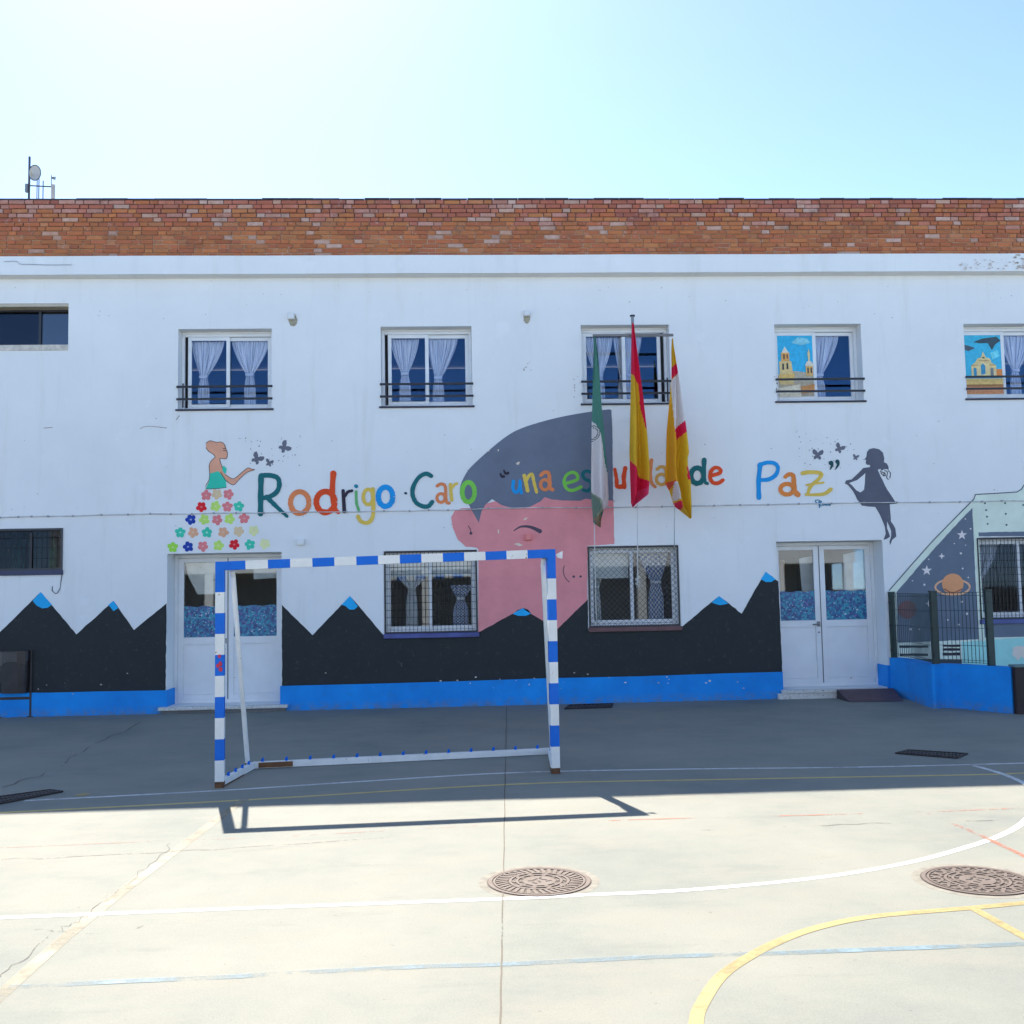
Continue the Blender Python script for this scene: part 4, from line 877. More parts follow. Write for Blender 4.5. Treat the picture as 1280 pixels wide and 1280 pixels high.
# ------------------------------------------------------------------ school wing across the court (mirrored in the panes, its sunlit front lights the facade)
OY = -33.0
wing = empty('school_wing', (0, OY, 0), 'sunlit white school wing across the court, seen only mirrored in the panes', 'building')
mb = MB(); wx = [-17+3.4*i for i in range(11)]
mb.box((-19, OY-6, 2.75), (19, OY, 7.2), M_WALL); mb.build('wall', wing)
mb = MB(); mb.box((-19, OY-6, -.05), (19, OY-3.2, 2.75), plain('porch_wall_render', (.27, .27, .27), .9)); mb.build('porch_wall', wing)
for x in [-18.7+3.4*i for i in range(12)]: mb = MB(); mb.box((x-.2, OY-.42, 0), (x+.2, OY-.02, 2.75), M_WALL); mb.build('column', wing)
mb = MB(); mb.box((-19.2, OY-6.2, 7.2), (19.2, OY+.25, 7.45), plain('eave_plaster', (.6, .58, .54), .9)); mb.build('eave', wing)
for x in wx:
    for z in (4.4,):
        mb = MB(); ring(mb, x-.75, x+.75, z, z+1.3, OY, OY+.05, .06, M_ALU); wo = mb.build('window', wing)
        mb = MB(); mb.box((x-.69, OY+.004, z+.06), (x+.69, OY+.012, z+1.24), M_DARKALU); mb.build('pane', wo)

# ------------------------------------------------------------------ cable, junction boxes
mb = MB(); cp = [(-300, 658), (-120, 650), (0, 646.5), (60, 645.5), (160, 643), (240, 642), (330, 641), (480, 639), (560, 637.5), (640, 635), (760, 634.5), (860, 632.5), (960, 630.5), (1080, 628.5), (1200, 627), (1290, 625.5), (1500, 622)]
P = [F(x, y+random.uniform(-.4, .4), -.024) for x, y in catmull(cp, 3)]; mb.tube(P, .0075, plain('painted_cable', (.56, .55, .54), .6, 0, .3, 5), 6)
cab = tag(mb.build('wall_cable', smooth=True), 'thin grey cable clipped along the facade between the two storeys', 'cable')
mb = MB()
for i in range(1, len(P)-1): mb.box((P[i].x-.012, -.037, P[i].z-.013), (P[i].x+.012, -.006, P[i].z+.013), plain('cable_clip', (.36, .34, .34), .6))
mb.build('cable_clip', cab, kind='stuff')
def fixture(px, py, wpx, hpx, label, bodymat, patch=None):
    c = F(px, py); w_, h_ = wpx/82/2, hpx/82/2
    e = empty('junction_box', (c.x, 0, c.z), label, 'junction box')
    mb = MB(); mb.box((c.x-w_, -.07, c.z-h_), (c.x+w_, -.004, c.z+h_), bodymat); mb.build('box_body', e, bevel=.006)
    mb = MB(); mb.box((c.x-w_*.8, -.078, c.z-h_*.8), (c.x+w_*.8, -.0705, c.z+h_*.8), bodymat); mb.build('lid', e)
    if patch:
        mb = MB(); n = 12; P = [(c.x+patch[0]/82+patch[2]/82*math.cos(t)*random.uniform(.85, 1.1), -.0055, c.z-patch[1]/82+patch[3]/82*math.sin(t)*random.uniform(.9, 1.1)) for t in [2*math.pi*i/n for i in range(n)]]
        mb.face(P, plain('bare_plaster', (.36, .32, .23), .95, 0, .3, 30)); mb.build('bare_plaster', e)
fixture(364.5, 396, 8, 8, 'white junction box on bare plaster right of the leftmost curtained upper window', M_WHITE, (1.5, 4, 5.5, 9))
fixture(658.5, 392.5, 7, 7, 'white junction box high on wall left of the flags', M_WHITE, (0, 5, 4.5, 8))
fixture(376.5, 677.5, 9, 8, 'small white junction box between left door and crossbar', M_WHITE, None)
fixture(660, 671.5, 8, 8, 'pink painted junction box under the painted eyebrow', paint((205, 130, 138), False), None)

# ------------------------------------------------------------------ flags
FY = -.42
fp = empty('flag_bracket', F(790, 560, FY), 'dark metal flag pole with crossbar mounted in front of the middle upper window', 'flagpole')
mb = MB(); t0, t1 = F(790.5, 394, FY), F(789.5, 566, FY); mb.tube([t0, (t0.x, FY, t1.z)], .022, M_GREY, 12); mb.build('pole', fp, smooth=False)
mb = MB(); mb.tube([t0, t0+Vector((0, 0, -.02))], .04, M_DARKALU, 12); mb.build('cap', fp)
mb = MB(); c0, c1 = F(741, 419.5, FY+.03), F(841.5, 421, FY+.03); mb.tube([c0, (c1.x, c1.y, c0.z)], .022, M_GREY, 12); mb.build('crossbar', fp)
for zz in (520, 560):
    q = F(789.5, zz, FY); mb = MB(); mb.beam((q.x, FY+.01, q.z), (q.x+.17, -.01, q.z), .03, .03, M_GREY); mb.box((q.x+.13, -.012, q.z-.04), (q.x+.21, -.001, q.z+.04), M_GREY); mb.build('wall_arm', fp)
def inpoly(x, y, P):
    c = False; j = len(P)-1
    for i in range(len(P)):
        if (P[i][1] > y) != (P[j][1] > y) and x < (P[j][0]-P[i][0])*(y-P[i][1])/(P[j][1]-P[i][1])+P[i][0]: c = not c
        j = i
    return c
def lerp_tab(T, y):
    if y <= T[0][0]: return T[0][1]
    for (a, b), (c, d) in zip(T, T[1:]):
        if y <= c: return b+(d-b)*(y-a)/(c-a)
    return T[-1][1]
def flag(Lt, Rt, base, regs, label, folds, ph):
    y0, y1 = Lt[0][0], max(Lt[-1][0], Rt[-1][0]); NX, NZ = 26, 190; mb = MB(); V = []; px = []
    for j in range(NZ+1):
        y = y0+(y1-y0)*j/NZ; l, r_ = lerp_tab(Lt, y), lerp_tab(Rt, y); t = j/NZ
        for i in range(NX+1):
            u = i/NX; x = l+(r_-l)*u; wpx = r_-l
            dep = (.0075*wpx)*math.sin(u*folds*math.pi+ph+t*1.6)*(.4+.6*t)+.016*math.sin(u*9+t*7+ph)+.009*math.sin(u*17-t*11+2*ph)
            p = F(x, y, FY-.06); V.append((p.x, FY-.06+dep, p.z)); px.append((x, y))
    mb.v = V; mats = {}
    for j in range(NZ):
        for i in range(NX):
            a = j*(NX+1)+i; cx = (px[a][0]+px[a+NX+2][0])/2; cy = (px[a][1]+px[a+NX+2][1])/2; col = base
            for c, P in regs:
                if (inpoly(cx, cy, P) if not isinstance(P, tuple) else abs(math.hypot(cx-P[0], cy-P[1])-P[2]) < P[3]): col = c
            mb.f.append((a, a+1, a+NX+2, a+NX+1)); mb.m.append(mb.mi(cloth(col)))
    o = mb.build('flag', smooth=True); tag(o, label, 'flag', 'flags hanging from the bracket'); return o
def cloth(c):
    k = 'cloth_%d_%d_%d' % c
    if k in MATS: return MATS[k]
    m, n, l, p = nodes(k); col = paintcol(c)
    l.new(ramp(n, l, pos_noise(n, l, 12), [(.3, tuple(v*.92 for v in col)), (.7, col)]), p.inputs['Base Color']); p.inputs['Roughness'].default_value = .8
    tr = n.new('ShaderNodeBsdfTranslucent'); tr.inputs[0].default_value = (*col, 1); mx = n.new('ShaderNodeMixShader'); mx.inputs[0].default_value = .25
    l.new(p.outputs[0], mx.inputs[1]); l.new(tr.outputs[0], mx.inputs[2]); l.new(mx.outputs[0], n['Material Output'].inputs[0])
    MATS[k] = m; return m
GF = (62, 118, 112); WF = (202, 208, 222); YF = (222, 188, 42); RF = (216, 25, 78); YO = (226, 172, 22)
flag([(421, 742), (440, 742.2), (464, 741.5), (492, 741), (530, 740.3), (600, 740), (620, 740.5), (645, 741.8), (653, 742.5), (659, 749.5)], [(421, 744.5), (440, 747), (464, 749.3), (492, 751.5), (511, 753), (530, 755.5), (549, 757), (567, 758.5), (586, 760.5), (620, 762.2), (631, 761), (637, 755.5), (648, 752), (659, 751)], GF,
     [(WF, [(738, 524), (745, 530), (750, 541), (754, 556), (757, 575), (761, 592), (764, 610), (764, 632), (756, 638), (750, 625), (738, 611)]), ((125, 140, 128), [(738, 611), (750, 625), (756, 638), (752, 640), (747, 646), (740, 640)]), ((92, 120, 112), [(738, 612), (747, 624), (751, 636), (742, 648)]), ((120, 112, 92), [(742, 648), (752, 640), (752, 660), (748, 660)]),
      ((70, 85, 90), (739.5, 541, 9.5, .5)), ((70, 85, 90), (739.5, 541, 7.3, .45))], 'green and white flag with a round emblem, hanging left of the pole', 2.2, .4)
flag([(404, 790), (430, 789.6), (460, 789.2), (511, 788.2), (567, 787.3), (577, 787.8), (629, 788.6), (634, 790.5)], [(404, 792), (417, 793.6), (446, 797), (474, 800.4), (502, 804), (536, 807.2), (558, 808.6), (586, 809.6), (606, 809.2), (619, 808.4), (630, 795), (634, 791.5)], YF,
     [(RF, [(780, 400), (800, 400), (815, 536), (806.5, 537), (800.5, 508), (798.5, 480), (789, 466), (780, 466)]), (RF, [(780, 574), (788, 576), (798, 592), (812, 606), (812, 640), (780, 640)]), ((205, 60, 110), [(789, 630), (800, 612), (808, 610), (812, 620), (792, 636)])], 'red and yellow flag hanging down the middle pole', 2.6, 1.7)
flag([(423, 840), (440, 839.4), (474, 839.7), (502, 837.5), (539, 834.7), (603, 833.8), (607, 836), (614, 839.5), (626, 843), (632, 845), (637, 851), (648, 862.5)], [(423, 841.2), (430, 841.6), (455, 845.2), (485, 849.9), (524, 854.6), (545, 857), (567, 859), (574, 857.5), (585, 858), (600, 860.9), (626, 862.6), (648, 864.2)], YF,
     [(RF, [(838, 461), (848, 452), (848, 466), (838, 475)]), (WF, [(839.6, 475), (848, 466), (860, 522), (842, 538), (840.5, 505)]), (RF, [(842, 538), (860, 522), (860, 538), (844.5, 551)]), (YO, [(830, 500), (838.5, 495), (840.5, 510), (842, 538), (847, 570), (850, 603), (830, 606)]), (RF, [(856, 584), (864, 590), (864, 604), (858, 600)]), ((205, 85, 60), [(830, 603), (842, 601), (840, 611), (834, 610)]), (WF, [(841, 603), (848, 602), (849, 624), (843, 626)]), (RF, [(844, 628), (851, 626), (852, 637), (845, 634)])],
     'yellow, white and red banded flag hanging right of the pole', 3.2, .2)
def rope(pts, label, knot=None):
    P = [F(x, y, Y) for x, y, Y in pts]; mb = MB(); mb.tube(P, .0075, M_ROPE, 6); o = tag(mb.build('rope', smooth=True), label, 'rope', 'halyard ropes below the flags')
    if knot:
        c = F(*knot[:2], knot[2]); mb = MB(); mb.tube([c+Vector((.04*math.sin(t*1.3), -.012*math.cos(t), -.011*i)) for i, t in enumerate([i*.8 for i in range(16)])], .009, M_ROPE, 6); mb.build('knot', o, smooth=True)
rope([(743, 652, FY), (743.3, 690, FY+.1), (744.5, 735, FY+.2), (745, 765, FY+.28), (747, 781, -.06)], 'white rope hanging below the green and white flag')
rope([(796.5, 630, FY), (797, 690, FY+.15), (797.3, 720, FY+.25), (796, 735, FY+.28)], 'white knotted rope hanging below the red and yellow flag', (797, 720, FY+.24))
rope([(843, 612, FY), (843, 650, FY+.14), (843, 684, FY+.3)], 'white rope hanging below the yellow, white and red flag')

# ------------------------------------------------------------------ goal
gb = Vector((-2.2606, -6.1566, 0)); gy = .081
goal = empty('handball_goal', gb, 'blue and white striped metal goal without a net on the court', 'goal')
ex = Vector((math.cos(gy), math.sin(gy), 0)); ey = Vector((-math.sin(gy), math.cos(gy), 0))
def gp(x, y, z): return gb+ex*x+ey*y+Vector((0, 0, z))
def gbar(name, segs, bevel=.004):
    mb = MB()
    for (a, b, mat) in segs: mb.beam(a, b, .08, .08, mat, ey)
    return mb.build(name, goal, bevel=bevel)
GW, S = 3.16, .08
gh = lambda x: 2.04+.075*x/GW                 # the frame stands a little out of true
for x in (.04, GW-.04):
    GH = gh(x)
    segs = [(gp(x, 0, .0), gp(x, 0, .055), M_RUST)]; z = .055
    for i in range(9):
        z2 = .055+.1828*0+(i+1)*(GH-.28-.055)/9; segs.append((gp(x, 0, z), gp(x, 0, z2), M_GWHITE if i % 2 == 0 else M_GBLUE)); z = z2
    segs.append((gp(x, 0, z), gp(x, 0, GH), M_GBLUE)); gbar('post', segs, 0)
segs = []; n = 13; x = S
for a, b, m_ in [(S, .27, M_GBLUE)]+[(.27+(GW-.54)*i/n, .27+(GW-.54)*(i+1)/n, M_GWHITE if i % 2 == 0 else M_GBLUE) for i in range(n)]+[(GW-.27, GW-S, M_GBLUE)]:
    segs.append((gp(a, 0, gh(a)-.04), gp(b, 0, gh(b)-.04), m_))
gbar('crossbar', segs, 0)
rl, rr = G(316, 961), G(688, 943)
loc = lambda p: ((p-gb).dot(ex), (p-gb).dot(ey))
(lx, ly), (rx, ry) = loc(rl), loc(rr)
for s, (x0, xx, yy) in enumerate(((.14, lx, ly), (GW-.1, rx, ry))):
    GH = gh(x0); mb = MB(); mb.tube([gp(x0, .03, GH-.08), gp(x0, .10, GH-.14), gp(xx-.05 if s == 0 else xx+.02, yy, .06)], .024, M_GWHITE, 10); mb.tube([gp(xx-.05 if s == 0 else xx+.02, yy, .06), gp(xx-.05 if s == 0 else xx+.02, yy, .012)], .027, M_RUST, 10); mb.build('rear_stay', goal, smooth=False)
    mb = MB(); a, b = gp(.05 if s == 0 else GW-.05, .04, .035), gp(xx, yy, .035); mb.beam(a, b, .06, .05, M_GWHITE, Vector((0, 0, 1))); mb.beam(a+Vector((0, 0, -.029)), a.lerp(b, .6)+Vector((0, 0, -.029)), .012, .056, M_RUST, Vector((0, 0, 1))); mb.build('side_bar', goal)
    for i in range(4):
        p = a.lerp(b, .2+.22*i); mb = MB(); mb.tube([p+Vector((0, 0, .03)), p+Vector((0, 0, .052)), p+Vector((.012, -.01, .062))], [.016, .013, .008], M_GBLUE, 6); mb.build('net_hook', goal)
mb = MB(); a, b = gp(lx, ly, .036), gp(rx, ry, .036); mb.beam(a, b, .062, .05, M_GWHITE, Vector((0, 0, 1))); mb.beam(a.lerp(b, .02)+Vector((0, -.03, .0)), a.lerp(b, .13)+Vector((0, -.03, 0)), .05, .01, M_RUST, Vector((0, 0, 1))); mb.build('rear_bar', goal)
for i in range(13):
    p = a.lerp(b, (i+.4)/13); mb = MB(); mb.tube([p+Vector((0, 0, .03)), p+Vector((0, 0, .054)), p+Vector((.012, -.01, .064))], [.018, .014, .009], M_GBLUE, 6); mb.build('net_hook', goal)
mb = MB(); c = gp(.04, -.0415, 1.13); random.seed(9)
for i in range(9):
    q = c+Vector((random.uniform(-.018, .018), 0, random.uniform(-.075, .06))); r_ = random.uniform(.010, .018); mb.face([q+Vector((r_*math.cos(t), -.0006*i, r_*1.3*math.sin(t))) for t in (0, 1, 2, 3, 4, 5.2)], plain('red_sticker', (.55, .02, .05), .6))
mb.build('red_mark', goal)
p = gp(GW+.005, -.01, GH-.05); mb = MB(); mb.face([p, p+Vector((.07, 0, .035)), p+Vector((.065, 0, -.04)), p+Vector((.02, .0, -.03))], M_WHITE); mb.build('tape_end', goal)

# ------------------------------------------------------------------ manholes, drains
def manhole(px, label, zig):
    c = G(*px); e = empty('manhole_cover', (c.x, c.y, 0), label, 'manhole cover', 'round manhole covers')
    def ringmesh(r0, r1, z0, z1, mat, n=56):
        mb = MB()
        for i in range(n):
            a, b = 2*math.pi*i/n, 2*math.pi*(i+1)/n; P = lambda r_, t, z: (c.x+r_*math.cos(t), c.y+r_*math.sin(t), z)
            mb.face([P(r0, a, z1), P(r1, a, z1), P(r1, b, z1), P(r0, b, z1)], mat); mb.face([P(r1, a, z0), P(r1, b, z0), P(r1, b, z1), P(r1, a, z1)], mat)
            if r0 > .001: mb.face([P(r0, a, z0), P(r0, b, z0), P(r0, b, z1), P(r0, a, z1)], mat)
        return mb
    dark = mk_iron('manhole_recess', (.062, .046, .038), (.09, .065, .05))
    ringmesh(0.0, .305, .0, .002, dark).build('recess', e); ringmesh(.282, .305, .002, .006, M_IRON).build('frame_ring', e)
    for a, b in ((.262, .274), (.165, .182), (.125, .14)): ringmesh(a, b, .002, .0068, M_IRON).build('raised_ring', e)
    ringmesh(.0, .1, .002, .0058, M_IRON).build('centre_boss', e)
    mb = MB(); n = 36 if not zig else 18
    for i in range(n):
        t = 2*math.pi*i/n; rot = Matrix.Rotation(t+(.35 if not zig else 0), 3, 'Z'); o_ = Vector((c.x+.222*math.cos(t), c.y+.222*math.sin(t), 0))
        if not zig: mb.box((o_.x-.038, o_.y-.011, .002), (o_.x+.038, o_.y+.011, .0062), M_IRON, rot, o_)
        else:
            for s in (-1, 1):
                r2 = Matrix.Rotation(t+s*.75, 3, 'Z'); mb.box((o_.x-.044, o_.y-.010+s*.003, .002), (o_.x+.044, o_.y+.010, .0062+.0003*s), M_IRON, r2, o_)
    mb.build('relief_pattern', e, kind='stuff')
    mb = MB(); n = 10
    for i in range(n):
        t = 2*math.pi*i/n; o_ = Vector((c.x+.112*math.cos(t), c.y+.112*math.sin(t), 0)); mb.box((o_.x-.009, o_.y-.012, .002), (o_.x+.009, o_.y+.012, .0060), M_IRON, Matrix.Rotation(t, 3, 'Z'), o_)
        o_ = Vector((c.x+.152*math.cos(t), c.y+.152*math.sin(t), 0)); mb.box((o_.x-.009, o_.y-.02, .002), (o_.x+.009, o_.y+.02, .0060), M_IRON, Matrix.Rotation(t+.5, 3, 'Z'), o_)
    mb.build('relief_pattern', e, kind='stuff')
    mb = MB(); 
    for q, (x, y) in enumerate(((-.05, .0), (-.02, .03), (.0, -.02), (.03, .02), (.055, -.01), (.01, .055), (-.03, -.05))): o_ = Vector((c.x+x, c.y+y, 0)); mb.box((o_.x-.018, o_.y-.006, .0058), (o_.x+.018, o_.y+.006, .0075), M_IRONDK, Matrix.Rotation(q*.9, 3, 'Z'), o_)
    mb.build('embossed_mark', e, kind='stuff')
    ringmesh(.3055, .313, -.002, .0009, dark).build('joint_ring', e); ringmesh(.313, .36, -.002, .0006, plain('cut_concrete', (.235, .215, .175), .9, 0, .25, 14)).build('concrete_collar', e)
manhole((674, 1102), 'round iron manhole cover with radial ribs on the centre joint', False)
manhole((1222, 1100.5), 'round iron manhole cover with zigzag relief at the right edge', True)
def drain(corners, n, label):                   # photo corners of the grating on the ground
    A0, B0, C0, D0 = [G(*p) for p in corners]; c = (A0+B0+C0+D0)/4
    e = empty('drain_grate', (c.x, c.y, 0), label, 'drain grate', 'drain gratings in the court')
    mb = MB(); mb.face([(*p.xy, .0045) for p in (A0, B0, C0, D0)], M_BLACKPIT); mb.build('pit', e)
    mb = MB()
    for p, q in ((A0, B0), (B0, C0), (C0, D0), (D0, A0)): mb.beam((*p.xy, .009), (*q.xy, .009), .012, .02, M_IRONDK, Vector((0, 0, 1)))
    mb.build('frame', e)
    for i in range(1, n):
        t = i/n; mb = MB(); mb.beam((*A0.lerp(B0, t).xy, .0085), (*D0.lerp(C0, t).xy, .0085), .008, .014, M_IRONDK, Vector((0, 0, 1))); mb.build('slat', e)
    for t in (.33, .67): mb = MB(); mb.beam((*A0.lerp(D0, t).xy, .009), (*B0.lerp(C0, t).xy, .009), .009, .018, plain('grate_bar', (.10, .085, .08), .7), Vector((0, 0, 1))); mb.build('cross_bar', e)
drain([(-50, 1012), (-20, 1001), (78, 989), (40, 994.5)][0:0] or [(-45, 1003), (62, 988.5), (78, 990.5), (-25, 1010.5)], 22, 'slatted drain grate cut by the left edge of the picture')
drain([(1136, 938.5), (1209, 943), (1196, 948.5), (1120, 942.5)], 16, 'slatted drain grate in front of the blue ramp wall')
drain([(712, 882), (766, 880), (764, 885), (706, 887)], 10, 'dark drain grate at the foot of the plinth right of the goal')

# ------------------------------------------------------------------ litter bin
bc = G(18, 896.5); bx = bc.x; by = bc.y
M_BIN = plain('dark_brown_bin', (.030, .022, .020), .55, 0, .25, 9); bs = F(40, 850, by).x-F(0, 850, by).x
lb = empty('litter_bin', (bx, by, 0), 'dark brown litter bin on two legs by the left plinth', 'bin')
hx = bs/2; ztop = F(20, 813, by).z; zb0 = F(20, 866, by).z
for s in (-1, 1): mb = MB(); mb.tube([(bx+s*hx, by, 0), (bx+s*hx, by, ztop)], .019, M_BIN, 10); mb.box((bx+s*hx-.04, by-.04, 0), (bx+s*hx+.04, by+.04, .012), M_BIN); mb.build('leg', lb)
mb = MB(); N = 20
prof = [(.86, zb0), (.93, zb0+.2), (.97, ztop-.03), (1.0, ztop-.03), (1.0, ztop), (.9, ztop), (.86, ztop-.1)]
V = [[(bx+hx*.92*r_*math.copysign(abs(math.cos(t))**.6, math.cos(t)), by+.13*r_*math.copysign(abs(math.sin(t))**.6, math.sin(t)), z) for t in [2*math.pi*i/N for i in range(N)]] for r_, z in prof]
for a, b in zip(V, V[1:]):
    for i in range(N): mb.face([a[i], a[(i+1) % N], b[(i+1) % N], b[i]], M_BIN)
mb.face(V[0], M_BIN); mb.build('basket', lb)
mb = MB(); mb.box((bx-hx, by-.012, zb0-.1), (bx+hx, by+.012, zb0-.06), M_BIN); mb.build('cross_bar', lb)
mb = MB(); z = ztop-.02
for i in range(18):
    t = 2*math.pi*i/18; t2 = 2*math.pi*(i+1)/18; f = lambda t, k: (bx+hx*.95*math.copysign(abs(math.cos(t))**.6, math.cos(t)), by+.136*math.copysign(abs(math.sin(t))**.6, math.sin(t)), z-(.0 if k == 0 else .17+.04*math.sin(t*5)))
    mb.face([f(t, 0), f(t2, 0), f(t2, 1), f(t, 1)], plain('bin_bag', (.02, .016, .022), .25))
mb.build('bin_bag', lb)

# ------------------------------------------------------------------ blue ramp wall with fence
W0 = F(1113, 850, -.03); g1_, g2_ = G(1167, 885.5), G(1266, 892.5)
path = [Vector((W0.x, -.031, 0)), Vector((W0.x+.06, -.5, 0)), Vector((W0.x+(g1_.x-W0.x)*.55, g1_.y*.72, 0)), Vector((g1_.x, g1_.y, 0)), Vector((g1_.x+.25, g1_.y-.03, 0)), Vector((g2_.x, g2_.y, 0))]
PP = [Vector(p) for p in catmull([tuple(p) for p in path], 5)]
tp = [F(1113, 822, W0.y).z, F(1266, 834, g2_.y).z]
ramp_e = MB()
n = len(PP)
def ptop(i): 
    t = i/(n-1); return tp[0]+(tp[1]-tp[0])*t
th = .16
off = []
for i in range(n):
    d = (PP[min(i+1, n-1)]-PP[max(i-1, 0)]).normalized(); off.append(PP[i]+Vector((-d.y, d.x, 0))*th)
for i in range(n-1):
    a, b, c, d = PP[i], PP[i+1], off[i+1], off[i]
    ramp_e.face([(a.x, a.y, -.01), (b.x, b.y, -.01), (b.x, b.y, ptop(i+1)), (a.x, a.y, ptop(i))], M_BLUE); ramp_e.face([(d.x, d.y, -.01), (c.x, c.y, -.01), (c.x, c.y, ptop(i+1)), (d.x, d.y, ptop(i))], M_BLUE)
    ramp_e.face([(a.x, a.y, ptop(i)), (b.x, b.y, ptop(i+1)), (c.x, c.y, ptop(i+1)), (d.x, d.y, ptop(i))], M_BLUE)
for i in (0, n-1): ramp_e.face([(PP[i].x, PP[i].y, -.01), (off[i].x, off[i].y, -.01), (off[i].x, off[i].y, ptop(i)), (PP[i].x, PP[i].y, ptop(i))], M_BLUE)
rw = tag(ramp_e.build('ramp_wall'), 'low bright blue curved wall below the green wire fence', 'wall')
fe = empty('wire_fence', (PP[0].x, PP[0].y, tp[0]), 'dark green welded wire fence on top of the blue ramp wall', 'fence')
def wall_at(px, py):                            # point on the wall line under a photo column
    best = min(range(n), key=lambda i: abs((lambda q: q)(project((PP[i]+off[i])/2+Vector((0, 0, ptop(i))))[0])-px)); return best
def project(p):
    d = p-CP; z = d.dot(FW); return 640+CF*d.dot(RT)/z, 640-CF*d.dot(UP)/z
posts = []
for px, pt in ((1117, 741), (1170, 740), (1247, 738.5)):
    i = wall_at(px, 830); c = (PP[i]+off[i])/2; d = c.y; zt = F(px, pt, c.y).z; x = F(px, 790, c.y).x
    mb = MB(); mb.box((c.x-.045, c.y-.03, ptop(i)-.02), (c.x+.045, c.y+.03, zt), M_GREEN); po = mb.build('post', fe, bevel=.006)
    mb = MB(); mb.box((c.x-.05, c.y-.035, zt), (c.x+.05, c.y+.035, zt+.018), M_GREEN); mb.build('post_cap', fe)
    for k in (.12, .5, .85):
        mb = MB(); zz = ptop(i)+(zt-ptop(i))*k; mb.box((c.x-.06, c.y-.045, zz-.018), (c.x-.03, c.y-.025, zz+.018), M_BLACKBAR); mb.build('clamp', fe)
    posts.append((i, zt))
def panel(i0, i1, zt):
    mb = MB(); I = list(range(i0, i1+1)); L = [(PP[i]+off[i])/2 for i in I]
    acc = [0]
    for a, b in zip(L, L[1:]): acc.append(acc[-1]+(b-a).length)
    def at(s):
        for k in range(len(L)-1):
            if s <= acc[k+1]+1e-9: u = (s-acc[k])/(acc[k+1]-acc[k]); return L[k].lerp(L[k+1], u), ptop(I[k])+(ptop(I[k+1])-ptop(I[k]))*u
        return L[-1], ptop(I[-1])
    m_ = max(2, int(acc[-1]/.055)); t = .0032
    for k in range(1, m_):
        p, z0 = at(acc[-1]*k/m_); mb.box((p.x-t, p.y-t, z0+.02), (p.x+t, p.y+t, zt-.01), M_GREEN)
    zs_ = [.03, .06, .26, .5, .74, .95, .99]
    for fz in zs_:
        for k in range(len(L)-1):
            a, b = L[k], L[k+1]; za = ptop(I[k])+(zt-ptop(I[k]))*fz; zb = ptop(I[k+1])+(zt-ptop(I[k+1]))*fz; mb.beam((a.x, a.y-.006, za), (b.x, b.y-.006, zb), .006, .006, M_GREEN, Vector((0, 0, 1)))
    mb.build('mesh_panel', fe, kind='stuff')
panel(posts[0][0], posts[1][0], posts[0][1]); panel(posts[1][0], posts[2][0], posts[1][1])
# brown gate post at the right edge
a = G(1269, 893); mb = MB(); zt = F(1275, 834, a.y).z
mb.box((a.x+.02, a.y-.02, 0), (a.x+.42, a.y+.12, zt), plain('dark_brown_post', (.03, .016, .014), .7, 0, .2)); mb.box((a.x+.01, a.y-.03, zt), (a.x+.43, a.y+.13, zt+.03), plain('post_top', (.12, .20, .20), .7))
tag(mb.build('gate_post', bevel=.005), 'dark brown pillar at the right edge beside the blue wall', 'pillar')

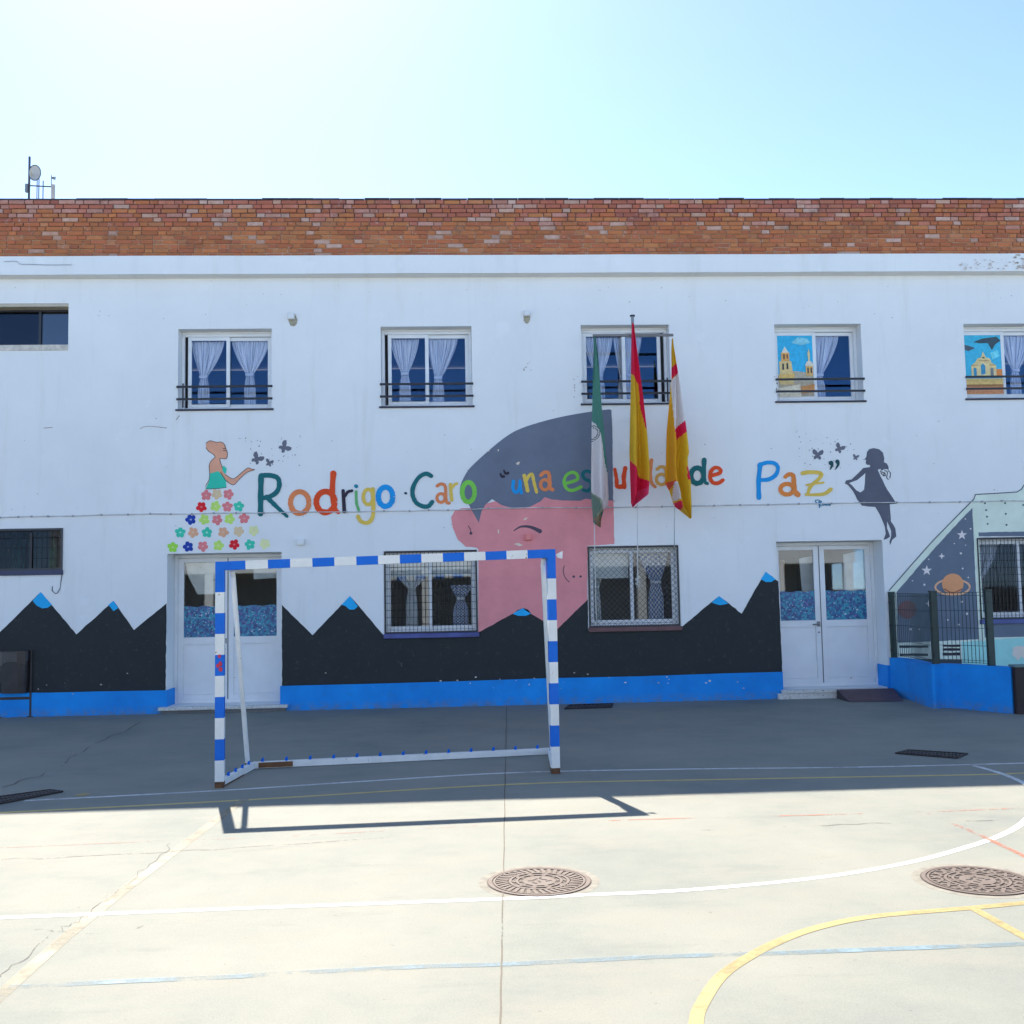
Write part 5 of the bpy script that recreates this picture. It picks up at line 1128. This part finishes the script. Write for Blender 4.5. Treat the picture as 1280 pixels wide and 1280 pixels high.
# ------------------------------------------------------------------ roof antennas
AY = 4.0
an = empty('antenna_mast', (F(36, 248, AY).x, AY, Z_BAND+.3), 'thin roof antenna mast with round dish and side arm behind the parapet', 'antenna')
zb = Z_BAND+.3
def mast(x, ytop, r_, name, mat=M_GREY): p = F(x, ytop, AY); mb = MB(); mb.tube([(p.x, AY, zb), (p.x, AY, p.z)], r_, mat, 8); return mb.build(name, an)
M_MAST = plain('weathered_mast', (.05, .055, .065), .6)
mast(37, 196, .022, 'mast', M_MAST); mast(46.5, 224, .009, 'rod', M_MAST); mast(48.8, 222, .010, 'rod', M_MAST); mast(54, 226, .010, 'rod', M_MAST)
a, b = F(37, 232, AY), F(64, 233.4, AY); mb = MB(); mb.tube([(a.x, AY, a.z), (b.x, AY, b.z)], .013, M_MAST, 8); mb.build('side_arm', an)
c = F(44.5, 217, AY-.1); mb = MB(); n = 20; rad = .125
for k in range(5):
    r0_, r1_ = rad*k/5, rad*(k+1)/5
    for i in range(n):
        t, t2 = 2*math.pi*i/n, 2*math.pi*(i+1)/n; Q = lambda r_, t: (c.x+r_*.9*math.cos(t), c.y-(r_/rad)**2*.04, c.z+r_*1.2*math.sin(t)); mb.face([Q(r0_, t), Q(r1_, t), Q(r1_, t2), Q(r0_, t2)] if k else [Q(0, 0), Q(r1_, t), Q(r1_, t2)], plain('dish_paint', (.50, .48, .44), .6))
mb.build('dish', an, smooth=True)
mb = MB(); mb.tube([Q(rad, t) for t in [2*math.pi*i/24 for i in range(25)]], .008, M_MAST, 6, False); mb.build('dish_rim', an)
mb = MB(); mb.tube([(c.x-.05, c.y-.04, c.z-.05), (c.x-.02, c.y-.16, c.z-.02)], .012, plain('feed_cream', (.55, .50, .34), .6), 8); mb.build('dish_feed', an)
p = F(34.3, 235, AY); mb = MB(); mb.box((p.x-.03, AY-.04, p.z-.09), (p.x+.02, AY+.02, p.z+.07), M_GREY); mb.build('control_box', an)
p0, p1 = F(66.5, 231, AY), F(66.5, 248, AY)
mb = MB(); mb.tube([(p0.x, AY, zb), (p0.x, AY, p0.z)], .036, plain('beige_pipe', (.50, .43, .38), .7), 14); vp = tag(mb.build('vent_pipe', smooth=False), 'beige vent pipe with a small lamp beside the roof antenna', 'pipe')
q = F(64.3, 219, AY); mb = MB(); mb.tube([(q.x, AY, p0.z-.02), (q.x, AY, q.z)], .007, M_MAST, 6); mb.tube([(q.x+.01, AY, q.z-.05), (q.x+.07, AY, q.z-.06)], [.02, .035], M_GREY, 10); mb.build('lamp', vp)
